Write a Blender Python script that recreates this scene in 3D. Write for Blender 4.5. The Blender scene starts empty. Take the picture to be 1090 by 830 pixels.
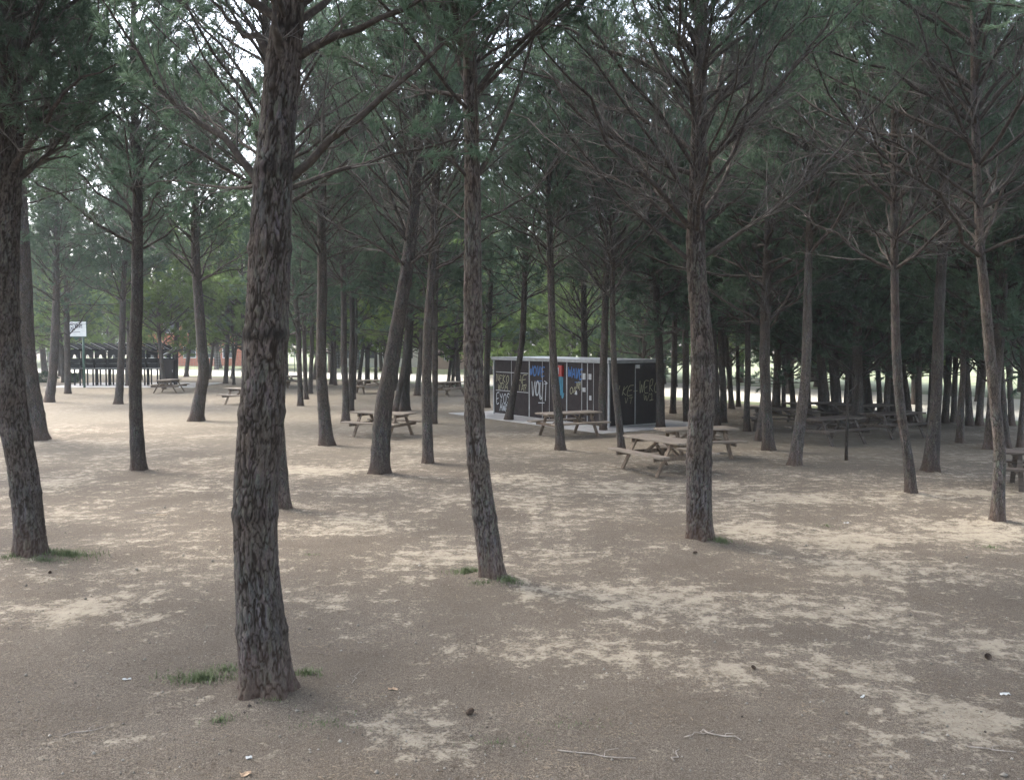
import bpy, math, random
import numpy as np
from mathutils import Vector, Matrix, noise as mn

random.seed(7)
HAZE = .0007
RN = np.random.RandomState(11)
SC = bpy.context.scene
COL = SC.collection
R = math.radians

# ------------------------------------------------------------------ camera
F = 950.0; CX = 545.0; CY = 415.0; HZ = 362.0; CAMH = 3.0
PITCH = math.atan((CY - HZ) / F)
cam = bpy.data.cameras.new('camera'); cam.sensor_width = 36; cam.lens = 36 * F / 1090
cam.clip_start = .05; cam.clip_end = 3000
camo = bpy.data.objects.new('camera', cam); COL.objects.link(camo)
camo.location = (0, 0, CAMH); camo.rotation_euler = (math.pi / 2 - PITCH, 0, 0)
SC.camera = camo
FW = Vector((0, math.cos(PITCH), -math.sin(PITCH))); UP = Vector((0, math.sin(PITCH), math.cos(PITCH)))

def ray(px, py):
    return FW + Vector((1, 0, 0)) * ((px - CX) / F) + UP * (-(py - CY) / F)
def G(px, py):
    d = ray(px, py); return Vector((0, 0, CAMH)) + d * (-CAMH / d.z)
def at(px, py, Y):
    d = ray(px, py); return Vector((0, 0, CAMH)) + d * (Y / d.y)

# ------------------------------------------------------------------ tagging helpers
def tag(o, label=None, cat=None, group=None, kind=None):
    if label: o['label'] = label
    if cat: o['category'] = cat
    if group: o['group'] = group
    if kind: o['kind'] = kind
    return o
def empty(name, loc=(0, 0, 0), rz=0):
    o = bpy.data.objects.new(name, None); COL.objects.link(o)
    o.empty_display_size = .2
    o.location = loc; o.rotation_euler = (0, 0, rz); return o
def link(name, me, parent=None, loc=None):
    o = bpy.data.objects.new(name, me); COL.objects.link(o)
    if parent: o.parent = parent
    if loc is not None: o.location = loc
    return o
def copy_tree(o, parent=None):
    c = o.copy(); COL.objects.link(c)
    if parent: c.parent = parent
    for ch in [x for x in list(COL.objects) if x.parent is o]:
        copy_tree(ch, c)
    return c

# ------------------------------------------------------------------ materials
def mat(name):
    m = bpy.data.materials.new(name); m.use_nodes = True
    nt = m.node_tree; nt.nodes.clear()
    return m, nt
def N(nt, t, **k):
    n = nt.nodes.new(t)
    for a, b in k.items():
        if a.startswith('i_'): n.inputs[a[2:].replace('_', ' ')].default_value = b
        else: setattr(n, a, b)
    return n
def ramp(nt, fac, stops):
    r = nt.nodes.new('ShaderNodeValToRGB'); e = r.color_ramp.elements
    while len(e) < len(stops): e.new(.5)
    for x, (p, c) in zip(e, stops):
        x.position = p; x.color = (c[0], c[1], c[2], 1) if not isinstance(c, (int, float)) else (c, c, c, 1)
    nt.links.new(fac, r.inputs[0]); return r.outputs[0]
def mix(nt, fac, a, b, mode='MIX'):
    m = nt.nodes.new('ShaderNodeMix'); m.data_type = 'RGBA'; m.blend_type = mode
    for s, v in ((0, fac), (6, a), (7, b)):
        if hasattr(v, 'is_linked') or hasattr(v, 'links'): nt.links.new(v, m.inputs[s])
        elif s == 0: m.inputs[0].default_value = v
        else: m.inputs[s].default_value = (v[0], v[1], v[2], 1)
    return m.outputs[2]
def coords(nt, scale=(1, 1, 1), kind='Object'):
    tc = nt.nodes.new('ShaderNodeTexCoord'); mp = nt.nodes.new('ShaderNodeMapping')
    mp.inputs['Scale'].default_value = scale
    nt.links.new(tc.outputs[kind], mp.inputs[0]); return mp.outputs[0]
def noise(nt, vec, scale, detail=4, rough=.55):
    n = nt.nodes.new('ShaderNodeTexNoise'); n.inputs['Scale'].default_value = scale
    n.inputs['Detail'].default_value = detail; n.inputs['Roughness'].default_value = rough
    nt.links.new(vec, n.inputs['Vector']); return n.outputs[0]
def finish(nt, col, rough=.9, bump=None, bdist=.01, bstr=.6, spec=.25, metal=0):
    b = nt.nodes.new('ShaderNodeBsdfPrincipled'); o = nt.nodes.new('ShaderNodeOutputMaterial')
    if isinstance(col, (tuple, list)): b.inputs['Base Color'].default_value = (*col[:3], 1)
    else: nt.links.new(col, b.inputs['Base Color'])
    if isinstance(rough, (int, float)): b.inputs['Roughness'].default_value = rough
    else: nt.links.new(rough, b.inputs['Roughness'])
    b.inputs['Specular IOR Level'].default_value = spec
    b.inputs['Metallic'].default_value = metal
    if bump is not None:
        bp = nt.nodes.new('ShaderNodeBump'); bp.inputs['Distance'].default_value = bdist
        bp.inputs['Strength'].default_value = bstr
        nt.links.new(bump, bp.inputs['Height']); nt.links.new(bp.outputs[0], b.inputs['Normal'])
    nt.links.new(b.outputs[0], o.inputs[0]); return b

def bark_mat(name, near=False):
    m, nt = mat(name)
    v = coords(nt, (1, 1, .24))
    vo = N(nt, 'ShaderNodeTexVoronoi', feature='DISTANCE_TO_EDGE', i_Scale=34.0)
    n0 = noise(nt, v, 9, 4)
    vv = nt.nodes.new('ShaderNodeVectorMath'); vv.operation = 'ADD'
    nt.links.new(v, vv.inputs[0])
    sc = nt.nodes.new('ShaderNodeVectorMath'); sc.operation = 'SCALE'; sc.inputs['Scale'].default_value = .12
    nn = N(nt, 'ShaderNodeTexNoise', i_Scale=14.0, i_Detail=2.0); nt.links.new(v, nn.inputs['Vector'])
    nt.links.new(nn.outputs[1], sc.inputs[0]); nt.links.new(sc.outputs[0], vv.inputs[1])
    nt.links.new(vv.outputs[0], vo.inputs['Vector'])
    vc = N(nt, 'ShaderNodeTexVoronoi', feature='F1', i_Scale=34.0); nt.links.new(vv.outputs[0], vc.inputs['Vector'])
    fine = noise(nt, coords(nt, (1, 1, .4)), 70, 4, .65)
    big = noise(nt, coords(nt), 1.6, 3)
    plate = ramp(nt, n0, [(.3, (.046, .037, .031)), (.5, (.088, .073, .062)), (.72, (.168, .146, .127))])
    plate = mix(nt, .55, plate, vc.outputs['Color'], 'SOFT_LIGHT')
    hs = N(nt, 'ShaderNodeHueSaturation', i_Saturation=.35); nt.links.new(plate, hs.inputs['Color']); plate = hs.outputs[0]
    plate = mix(nt, ramp(nt, big, [(.42, 0.), (.62, 1.)]), plate, mix(nt, .6, plate, (.12, .085, .065)))
    plate = mix(nt, .35, plate, ramp(nt, fine, [(.35, (.022, .018, .015)), (.65, (.22, .19, .16))]))
    if near:
        at_ = N(nt, 'ShaderNodeAttribute', attribute_name='crack')
        cr = at_.outputs['Fac']
        sc_ = N(nt, 'ShaderNodeAttribute', attribute_name='scar')
        col = mix(nt, cr, (.030, .022, .017), plate)
        col = mix(nt, sc_.outputs['Fac'], col, (.025, .021, .019))
        h = fine
    else:
        cr = ramp(nt, vo.outputs['Distance'], [(.0, 0.), (.09, 1.)])
        col = mix(nt, cr, (.032, .024, .019), plate)
        h = mix(nt, .3, cr, fine)
    # soil splash at the foot and a reddish inner bark
    sx = nt.nodes.new('ShaderNodeSeparateXYZ'); tc = nt.nodes.new('ShaderNodeTexCoord')
    nt.links.new(tc.outputs['Object'], sx.inputs[0])
    ad = nt.nodes.new('ShaderNodeMath'); ad.operation = 'MULTIPLY_ADD'; ad.inputs[1].default_value = .9; nt.links.new(big, ad.inputs[0]); nt.links.new(sx.outputs[2], ad.inputs[2])
    foot = ramp(nt, ad.outputs[0], [(.45, 1.), (.95, 0.)])
    ft = nt.nodes.new('ShaderNodeMath'); ft.operation = 'MULTIPLY'; ft.inputs[1].default_value = .6; nt.links.new(foot, ft.inputs[0])
    col = mix(nt, ft.outputs[0], col, mix(nt, .55, col, (.15, .085, .058)))
    oi = nt.nodes.new('ShaderNodeObjectInfo')
    col = mix(nt, 1., col, ramp(nt, oi.outputs['Random'], [(0., .52), (1., .90)]), 'MULTIPLY')
    finish(nt, col, .93, h, .006 if near else .022, .9, .12)
    return m
BARK = bark_mat('pine_bark'); BARKN = bark_mat('cracked_pine_bark', True)

def twig_mat():
    m, nt = mat('dead_twig_wood')
    n = noise(nt, coords(nt), 3.5, 5)
    c = ramp(nt, n, [(.3, (.050, .046, .042)), (.55, (.105, .098, .091)), (.75, (.24, .228, .215))])
    finish(nt, c, .92, spec=.15); return m
TWIG = twig_mat()
def limb_mat():
    m, nt = mat('dark_limb_bark')
    n = noise(nt, coords(nt), 16, 5, .65)
    finish(nt, ramp(nt, n, [(.3, (.030, .025, .022)), (.55, (.058, .049, .043)), (.75, (.12, .104, .092))]), .92, n, .006, .8, spec=.12); return m
LIMB = limb_mat()

def needle_mat(name, a, b, c, tr=.34):
    m, nt = mat(name)
    n = noise(nt, coords(nt), .9, 3); n2 = noise(nt, coords(nt), 22, 2)
    col = ramp(nt, n, [(.3, a), (.5, b), (.7, c)])
    col = mix(nt, .5, col, ramp(nt, n2, [(.35, .25), (.65, .75)]), 'OVERLAY')
    oi = nt.nodes.new('ShaderNodeObjectInfo')
    col = mix(nt, 1., col, ramp(nt, oi.outputs['Random'], [(0., .7), (1., 1.15)]), 'MULTIPLY')
    d = N(nt, 'ShaderNodeBsdfDiffuse'); t = N(nt, 'ShaderNodeBsdfTranslucent'); mx = N(nt, 'ShaderNodeMixShader'); mx.inputs[0].default_value = tr
    nt.links.new(col, d.inputs[0]); nt.links.new(col, t.inputs[0])
    nt.links.new(d.outputs[0], mx.inputs[1]); nt.links.new(t.outputs[0], mx.inputs[2])
    o = N(nt, 'ShaderNodeOutputMaterial'); nt.links.new(mx.outputs[0], o.inputs[0]); return m
NEED = needle_mat('pine_needles', (.075, .112, .078), (.10, .150, .103), (.13, .185, .122), .5)
NEEDB = needle_mat('sunlit_young_needles', (.11, .17, .055), (.15, .22, .075), (.19, .26, .10), .5)  # brighter young foliage; the sunlit look is put into the colour
NEEDD = needle_mat('dead_pine_needles', (.12, .075, .05), (.17, .11, .075), (.22, .15, .1))

def ground_mat():
    m, nt = mat('litter_sand_and_dapples')
    v = coords(nt)
    att = N(nt, 'ShaderNodeAttribute', attribute_name='sand')  # pale mask: bare sand plus painted light dapples
    n1 = noise(nt, v, .55, 5, .62); n2 = noise(nt, v, 4.2, 6, .7); n3 = noise(nt, v, 26, 5, .7); n4 = noise(nt, v, 105, 3, .75)
    def M(op, a, b, c=None):
        x = nt.nodes.new('ShaderNodeMath'); x.operation = op
        for i, q in enumerate((a, b, c)):
            if q is None: continue
            if isinstance(q, (int, float)): x.inputs[i].default_value = q
            else: nt.links.new(q, x.inputs[i])
        return x.outputs[0]
    s = M('MULTIPLY_ADD', n1, .85, att.outputs['Fac'])
    s = M('MULTIPLY_ADD', n2, 1.1, s)
    s = M('MULTIPLY_ADD', n3, .62, s)
    s = M('ADD', s, -1.325)
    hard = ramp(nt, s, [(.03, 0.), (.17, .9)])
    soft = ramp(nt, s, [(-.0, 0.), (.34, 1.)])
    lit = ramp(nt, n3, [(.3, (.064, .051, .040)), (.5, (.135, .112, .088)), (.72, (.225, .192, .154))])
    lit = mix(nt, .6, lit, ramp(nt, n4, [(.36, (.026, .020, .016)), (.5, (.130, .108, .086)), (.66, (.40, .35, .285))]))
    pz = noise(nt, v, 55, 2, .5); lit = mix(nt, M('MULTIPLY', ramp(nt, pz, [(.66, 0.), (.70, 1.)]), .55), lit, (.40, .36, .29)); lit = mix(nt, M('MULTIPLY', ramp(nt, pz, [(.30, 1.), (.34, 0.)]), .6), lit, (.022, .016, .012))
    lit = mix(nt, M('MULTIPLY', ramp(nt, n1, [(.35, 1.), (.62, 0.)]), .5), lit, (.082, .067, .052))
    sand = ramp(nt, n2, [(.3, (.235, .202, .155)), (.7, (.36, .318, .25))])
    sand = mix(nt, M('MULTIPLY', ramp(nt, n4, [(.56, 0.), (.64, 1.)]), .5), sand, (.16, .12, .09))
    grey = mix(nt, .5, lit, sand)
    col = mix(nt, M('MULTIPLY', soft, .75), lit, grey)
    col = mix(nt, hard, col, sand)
    far = N(nt, 'ShaderNodeAttribute', attribute_name='bare')
    dust = ramp(nt, n2, [(.3, (.128, .110, .086)), (.7, (.205, .180, .142))])
    col = mix(nt, far.outputs['Fac'], col, dust)
    hh = mix(nt, .5, n3, n4)
    finish(nt, col, .97, hh, .035, .9, .1); return m
GROUND = ground_mat()

def simple(name, a, b, scale=8, rough=.8, spec=.3, metal=0, bump=.004, stretch=(1, 1, 1), detail=5):
    m, nt = mat(name)
    n = noise(nt, coords(nt, stretch), scale, detail, .6)
    finish(nt, ramp(nt, n, [(.3, a), (.7, b)]), rough, n, bump, .5, spec, metal); return m
WOOD = simple('weathered_timber', (.085, .066, .050), (.25, .208, .165), 9, .68, .35, bump=.006, stretch=(.16, 2.2, 2.2))
WOODL = simple('dark_weathered_timber', (.060, .042, .030), (.17, .125, .088), 9, .75, .3, bump=.006, stretch=(2, 2, .3))
PANEL = simple('dark_brown_panel', (.017, .013, .013), (.030, .023, .023), 5, .8, .12, bump=.001)
PANEL2 = simple('black_brown_panel', (.012, .009, .009), (.022, .017, .016), 5, .8, .12, bump=.001)
STEEL = simple('grey_steel_trim', (.20, .21, .22), (.32, .33, .34), 6, .5, .5, .3)
PALESTEEL = simple('pale_galvanised_steel', (.42, .44, .46), (.60, .62, .64), 3, .45, .5, .2)
BLACKM = simple('black_iron', (.006, .007, .008), (.014, .015, .017), 9, .95, .08)
GREENM = simple('green_painted_steel', (.010, .045, .030), (.016, .070, .045), 9, .5, .4)
WHITEM = simple('white_painted_board', (.62, .66, .66), (.80, .82, .82), 5, .5, .4)
CONC = simple('pale_concrete', (.30, .29, .285), (.43, .42, .41), 2.2, .9, .2, bump=.003)
PINKW = simple('pale_pink_render', (.50, .36, .31), (.60, .46, .40), 1.2, .9)
WHITEW = simple('whitewashed_render', (.62, .62, .60), (.78, .78, .76), 1.0, .9)
DUSTY = simple('pale_dust', (.34, .32, .27), (.48, .46, .40), .35, .95, bump=.01)
DRYG = simple('dry_grass_ground', (.10, .13, .06), (.21, .22, .13), .6, .95, bump=.02)
REDB = simple('red_enamel', (.24, .02, .018), (.32, .03, .025), 4, .4)
PAPER = simple('white_paper', (.42, .42, .40), (.60, .60, .58), 12, .8)
P_WHITE = simple('white_spray_paint', (.26, .28, .30), (.42, .45, .48), 30, .6)
P_BLUE = simple('blue_spray_paint', (.015, .07, .20), (.02, .10, .28), 30, .6)
P_TEAL = simple('teal_spray_paint', (.015, .10, .16), (.03, .16, .24), 12, .6)
P_YEL = simple('yellow_green_spray_paint', (.26, .25, .15), (.36, .35, .22), 30, .6)
P_DARK = simple('dark_marker_paint', (.04, .04, .07), (.08, .08, .12), 30, .6)
GRASSM = simple('grass_blades', (.06, .085, .034), (.15, .175, .085), 12, .8)
STONE = simple('pale_pebble', (.030, .022, .017), (.36, .33, .28), 3.5, .9)
CONE = simple('pine_cone_scales', (.035, .024, .018), (.10, .07, .05), 40, .9)
LITTER = simple('fallen_needles', (.05, .036, .026), (.27, .215, .155), 1.3, .9, detail=8)
STICKM = simple('grey_stick_bark', (.14, .12, .10), (.34, .30, .26), 20, .9)
BUSH = needle_mat('bush_leaves', (.022, .040, .020), (.035, .06, .03), (.05, .085, .04))
BRICK = simple('orange_brick_render', (.45, .15, .09), (.56, .22, .14), 3, .9)
ROOFT = simple('clay_roof', (.30, .12, .07), (.42, .18, .11), 3, .9)
GLASSD = simple('dark_window_glass', (.03, .04, .05), (.05, .06, .07), 2, .15, .6)

# ------------------------------------------------------------------ mesh helpers
class MB:
    def __init__(s): s.v = []; s.f = []
    def box(s, c, d, rot=None, taper=0):
        c = Vector(c); b = len(s.v)
        for z in (-.5, .5):
            for x, y in ((-.5, -.5), (.5, -.5), (.5, .5), (-.5, .5)):
                p = Vector((x * d[0], y * d[1], z * d[2]))
                if rot is not None: p = rot @ p
                s.v.append(c + p)
        s.f += [tuple(b + i for i in q) for q in ((3, 2, 1, 0), (4, 5, 6, 7), (0, 1, 5, 4), (1, 2, 6, 5), (2, 3, 7, 6), (3, 0, 4, 7))]
        return s
    def bar(s, a, b, w, h, up=(0, 0, 1)):
        a = Vector(a); b = Vector(b); x = (b - a); L = x.length; x.normalize()
        y = Vector(up).cross(x)
        if y.length < 1e-4: y = Vector((0, 1, 0)).cross(x)
        y.normalize(); z = x.cross(y)
        rot = Matrix((x, y, z)).transposed()
        return s.box((a + b) / 2, (L, w, h), rot)
    def tube(s, pts, rad, k=8, cap=True):
        pts = [Vector(p) for p in pts]; n = len(pts)
        if isinstance(rad, (int, float)): rad = [rad] * n
        ref = None; b0 = len(s.v)
        for i, p in enumerate(pts):
            t = (pts[min(i + 1, n - 1)] - pts[max(i - 1, 0)]).normalized()
            if ref is None: ref = t.orthogonal().normalized()
            ref = (ref - t * ref.dot(t)).normalized(); bi = t.cross(ref)
            for j in range(k):
                a = 2 * math.pi * j / k
                s.v.append(p + (ref * math.cos(a) + bi * math.sin(a)) * rad[i])
        for i in range(n - 1):
            for j in range(k):
                j2 = (j + 1) % k
                s.f.append((b0 + i * k + j, b0 + i * k + j2, b0 + (i + 1) * k + j2, b0 + (i + 1) * k + j))
        if cap:
            s.f.append(tuple(b0 + j for j in reversed(range(k)))); s.f.append(tuple(b0 + (n - 1) * k + j for j in range(k)))
        return s
    def quad(s, *p):
        b = len(s.v); s.v += [Vector(q) for q in p]; s.f.append(tuple(range(b, b + len(p)))); return s
    def build(s, name, m, parent=None, smooth=False, bevel=0):
        me = bpy.data.meshes.new(name); me.from_pydata([tuple(v) for v in s.v], [], s.f); me.materials.append(m)
        if smooth: me.polygons.foreach_set('use_smooth', [True] * len(me.polygons))
        me.update(); o = link(name, me, parent)
        if bevel:
            md = o.modifiers.new('bevel', 'BEVEL'); md.width = bevel; md.segments = 1; md.limit_method = 'ANGLE'
        return o

def np_mesh(name, V, Fq, m, smooth=False):
    """V (n,3); Fq: list of (k,3|4) index arrays"""
    me = bpy.data.meshes.new(name)
    V = np.asarray(V, np.float32)
    loops = []; starts = []; pos = 0
    for f in Fq:
        if len(f) == 0: continue
        f = np.asarray(f, np.int32); loops.append(f.ravel()); starts.append(pos + np.arange(len(f)) * f.shape[1]); pos += f.size
    loops = np.concatenate(loops); starts = np.concatenate(starts)
    me.vertices.add(len(V)); me.vertices.foreach_set('co', V.ravel())
    me.loops.add(len(loops)); me.loops.foreach_set('vertex_index', loops)
    me.polygons.add(len(starts)); me.polygons.foreach_set('loop_start', starts.astype(np.int32))
    me.materials.append(m); me.update(calc_edges=True)
    if smooth: me.polygons.foreach_set('use_smooth', np.ones(len(starts), bool))
    return me

def batch_tubes(P, rad, k, rng):
    """P (N,R,3), rad (N,R) -> verts, quads"""
    Nn, Rr, _ = P.shape
    T = np.empty_like(P); T[:, 1:-1] = P[:, 2:] - P[:, :-2]; T[:, 0] = P[:, 1] - P[:, 0]; T[:, -1] = P[:, -1] - P[:, -2]
    T /= np.linalg.norm(T, axis=2, keepdims=True) + 1e-9
    ref = rng.normal(size=(Nn, 1, 3)); ref = ref - T * (ref * T).sum(2, keepdims=True)
    ref /= np.linalg.norm(ref, axis=2, keepdims=True) + 1e-9
    bi = np.cross(T, ref)
    a = np.arange(k) * 2 * np.pi / k
    V = P[:, :, None, :] + rad[:, :, None, None] * (ref[:, :, None, :] * np.cos(a)[None, None, :, None] + bi[:, :, None, :] * np.sin(a)[None, None, :, None])
    V = V.reshape(-1, 3)
    n = np.arange(Nn)[:, None, None] * Rr * k; r = np.arange(Rr - 1)[None, :, None] * k; j = np.arange(k)[None, None, :]; j2 = (j + 1) % k
    b = n + r
    Q = np.stack([b + j, b + j2, b + k + j2, b + k + j], -1).reshape(-1, 4)
    return V, Q

# ------------------------------------------------------------------ crowns
def norm(a): return a / (np.linalg.norm(a, axis=-1, keepdims=True) + 1e-9)

def limb_children(P, L, r0, rng, per_m, lo, hi, ang, lenf, lenmin, up=.25):
    """P (N,R,3) parent paths; returns starts, dirs, lengths, parent radii"""
    S = []; D = []; LL = []; RR = []; SS = []
    Nn, Rr, _ = P.shape
    for i in range(Nn):
        n = max(2, int(L[i] * per_m * rng.uniform(.8, 1.2)))
        s = np.sort(rng.uniform(lo, hi, n)); x = s * (Rr - 1); i0 = np.minimum(x.astype(int), Rr - 2); fr = (x - i0)[:, None]
        p = P[i][i0] * (1 - fr) + P[i][i0 + 1] * fr
        t = norm(P[i][i0 + 1] - P[i][i0])
        q = norm(np.cross(t, rng.normal(size=(n, 3)) + np.array([0, 0, 1.6])))   # mostly sideways
        q = q * np.where(rng.rand(n, 1) < .5, 1, -1)
        q = norm(q + np.array([0, 0, 1]) * rng.uniform(-.15, .45, (n, 1)))
        a = np.radians(rng.uniform(ang[0], ang[1], (n, 1)))
        d = norm(t * np.cos(a) + q * np.sin(a) + np.array([0, 0, up]) * .3)
        S.append(p); D.append(d); LL.append(L[i] * lenf * (1.05 - s) * rng.uniform(.55, 1.2, n) + lenmin); RR.append(r0[i] * (1 - .8 * s)); SS.append(s)
    return np.concatenate(S), np.concatenate(D), np.concatenate(LL), np.concatenate(RR), np.concatenate(SS)

def sprout(S, D, L, Rr, rng, wob=.06, up=.15):
    n = len(S); t = np.linspace(0, 1, Rr)[None, :, None]
    side = rng.normal(size=(n, 1, 3)) * wob * 2; upv = np.array([0, 0, 1.])[None, None] * up
    P = S[:, None] + (D[:, None] * t + (side + upv) * t * t) * L[:, None, None]
    P[:, 1:] += rng.normal(size=(n, Rr - 1, 3)) * wob * .25 * L[:, None, None] / Rr
    return P

def make_crown(seed, height, axis=None, first=0., wsp=.95, rmax=3.1, live=.25, dens=1., nlen=.115, nwid=.0085, K=34, explicit=None, detail=1., nlimb=(4, 7), trunk_r=.1, shape=None, needles=True, elr=(22, 50), d1=5.6, d2=10.):
    rng = np.random.RandomState(seed)
    if axis is None: axis = lambda z: np.array([0, 0, z])
    P0 = []; L0 = []; R0 = []; LV = []
    z = first + .02
    ph = rng.uniform(0, 6.28)
    while z < height - .15:
        t = (z - first) / (height - first)
        n = rng.randint(*nlimb) if t < .8 else rng.randint(3, 5)
        ph += rng.uniform(.5, 1.2)
        for j in range(n):
            a = ph + j * 2 * math.pi / n + rng.normal() * .25
            Lm = rmax * (1 - t ** 1.35) ** .6 * (.86 + .14 * min(1, t * 6)) * rng.uniform(.62, 1.12) + .25
            if t < .12 and rng.rand() < .3: Lm *= rng.uniform(.15, .5)      # snapped dead stubs
            el = R(rng.uniform(*elr) + 24 * t)
            d = np.array([math.cos(a) * math.cos(el), math.sin(a) * math.cos(el), math.sin(el)])
            o = axis(min(height - .1, z + rng.normal() * (.05 if rng.rand() < .6 else .2)))
            pp = sprout(o[None], d[None], np.array([Lm]), 9, rng, .06, rng.uniform(-.06, .22))[0]; kk = np.cumsum(rng.normal(size=(9, 3)) * .028 * Lm * np.linspace(0, 1, 9)[:, None] ** .5, 0); pp = pp + kk - kk[0]
            P0.append(pp); L0.append(Lm); R0.append(trunk_r * (1 - t * .75) * rng.uniform(.13, .23) + .004 * Lm); LV.append(t)
        # thin inter-whorl branches
        for j in range(rng.randint(1, 4)):
            a = rng.uniform(0, 6.28); zz = z + rng.uniform(.15, wsp * .9)
            if zz > height - .1: continue
            el = R(rng.uniform(5, 45)); d = np.array([math.cos(a) * math.cos(el), math.sin(a) * math.cos(el), math.sin(el)])
            Lm = rng.uniform(.4, 1.5) * (1 - t * .5)
            P0.append(sprout(axis(zz)[None], d[None], np.array([Lm]), 9, rng, .07, .1)[0]); L0.append(Lm); R0.append(.008 + .004 * Lm); LV.append(t)
        z += wsp * rng.uniform(.75, 1.2) * (1 - .35 * t)
    if explicit:
        for pts, r in explicit:
            pts = np.array(pts, float); n = len(pts)
            seg = np.linalg.norm(np.diff(pts, axis=0), axis=1); cum = np.concatenate([[0], np.cumsum(seg)]); s = np.linspace(0, cum[-1], 9)
            q = np.stack([np.interp(s, cum, pts[:, k]) for k in range(3)], 1)
            q[1:-1] = q[1:-1] * .5 + (q[:-2] + q[2:]) * .25; q[1:] += rng.normal(size=(8, 3)) * .018
            P0.append(q); L0.append(cum[-1]); R0.append(r); LV.append(.1)
    P0 = np.array(P0); L0 = np.array(L0); R0 = np.array(R0); LV = np.array(LV)
    tt = np.linspace(0, 1, 9)[None]
    VV = []; QQ = []; off = 0
    def add(P, r0, k, taper=.85):
        nonlocal off
        tt = np.linspace(0, 1, P.shape[1])[None]
        v, q = batch_tubes(P, r0[:, None] * (1 - taper * tt), k, rng); VV.append(v); QQ.append(q + off); off += len(v)
    add(P0, R0, 6)
    S1, D1, L1, r1, s1 = limb_children(P0, L0, R0, rng, d1 * detail, .12, .98, (32, 62), .32, .14)
    LV1 = np.repeat(LV, [0] * len(LV)) if False else None
    P1 = sprout(S1, D1, L1, 5, rng, .09, .14)
    R1 = np.clip(r1 * .42, .0035, .012); add(P1, R1, 4)
    S2, D2, L2, r2, s2 = limb_children(P1, L1, R1, rng, d2 * detail, .12, .98, (30, 65), .42, .08)
    P2 = sprout(S2, D2, L2, 3, rng, .12, .1)
    add(P2, np.clip(r2 * .5, .0022, .005), 3, .7)
    wood = np_mesh('branches', np.concatenate(VV), [np.concatenate(QQ)], TWIG)
    wood.materials.append(LIMB); mi = np.zeros(len(wood.polygons), np.int32); mi[:len(QQ[0])] = 1; wood.polygons.foreach_set('material_index', mi)
    need = None
    if needles:
        # live shoots: tips of side branches and twigs, higher up and further out
        def pick(P, base=1.):
            tip = P[:, -1]; zt = (tip[:, 2] - first) / (height - first)
            ax = np.array([axis(min(max(z_, first), height)) for z_ in tip[:, 2]])
            ro = np.linalg.norm((tip - ax)[:, :2], axis=1) / (rmax * np.clip(1 - zt, .05, 1) ** .6 + .3)
            pr = np.clip((zt - live) * 3.5 + .25, .0, 1) * np.clip((ro - .12) * 2.6 + zt * .9, 0, 1) * dens * base
            # clumping: whole sprays are foliated or bare
            cl = np.array([mn.noise(Vector(p * 1.3)) for p in tip]); pr = pr * np.clip(.95 + cl * 1.7, .15, 1.6)
            return rng.rand(len(P)) < pr
        sel2 = pick(P2, .95); sel1 = pick(P1, 1.1)
        a = np.concatenate([P2[sel2][:, 0] * .6 + P2[sel2][:, 1] * .4, P1[sel1][:, 3]]); b = np.concatenate([P2[sel2][:, 2], P1[sel1][:, 4]])
        d = norm(b - a); b = b + d * .05
        M_ = len(a)
        if M_ > 0:
            u = rng.rand(M_, K, 1) ** .8
            base = a[:, None] * (1 - u) + b[:, None] * u
            nd = norm(d[:, None] * .85 + rng.normal(size=(M_, K, 3)) * .48 + np.array([0, 0, .12]))
            ln = nlen * rng.uniform(.7, 1.15, (M_, K, 1))
            sd = norm(np.cross(nd, rng.normal(size=(M_, K, 3)))) * nwid * .5
            tip = base + nd * ln
            V = np.stack([base - sd, base + sd, tip], 2).reshape(-1, 3)
            Fi = np.arange(len(V)).reshape(-1, 3)
            need = np_mesh('needles', V, [Fi], NEED); print('CROWN', seed, len(P0), len(P1), len(P2), 'shoots', M_, 'needles', len(Fi))
    return wood, need

CROWNS = {}
def crown(key):
    if key in CROWNS: return CROWNS[key]
    kind, i = key
    if kind == 'mid':      # standard crown, bare below
        c = make_crown(100 + i, 7.2, live=[.0, .06, -.04, .1][i % 4], dens=1.0, rmax=[4.3, 4.1, 4.5, 4.2][i % 4], wsp=.62, nlimb=(5, 8), K=44, nwid=.0105, nlen=.125)
    elif kind == 'bare':   # grey, twiggy
        c = make_crown(200 + i, 7.0, live=.36, dens=.58, rmax=3.7, wsp=.58, nlimb=(5, 8), K=36, detail=1.1, nwid=.0105)
    elif kind == 'far':
        c = make_crown(300 + i, 6.6, live=-.12, dens=.58, rmax=3.3, wsp=.68, nlimb=(5, 8), detail=.72, K=34, nwid=.022, nlen=.16, elr=(-12, 40))
    elif kind == 'bright':
        w, n = make_crown(400 + i, 6.0, live=-.3, dens=.95, rmax=3.2, wsp=.66, nlimb=(5, 8), detail=.72, K=34, nwid=.026, nlen=.17, elr=(0, 40))
        n.materials[0] = NEEDB; c = (w, n)
    CROWNS[key] = c; return c

# ------------------------------------------------------------------ trunks
def catmull(P, n):
    P = [Vector(p) for p in P]
    if len(P) == 2: return [P[0].lerp(P[1], i / n) for i in range(n + 1)]
    Q = [P[0] * 2 - P[1]] + P + [P[-1] * 2 - P[-2]]; out = []
    m = len(P) - 1
    for i in range(n + 1):
        u = i / n * m; k = min(int(u), m - 1); t = u - k
        a, b, c, d = Q[k:k + 4]
        out.append(.5 * ((2 * b) + (c - a) * t + (2 * a - 5 * b + 4 * c - d) * t * t + (3 * b - a - 3 * c + d) * t ** 3))
    return out

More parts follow.
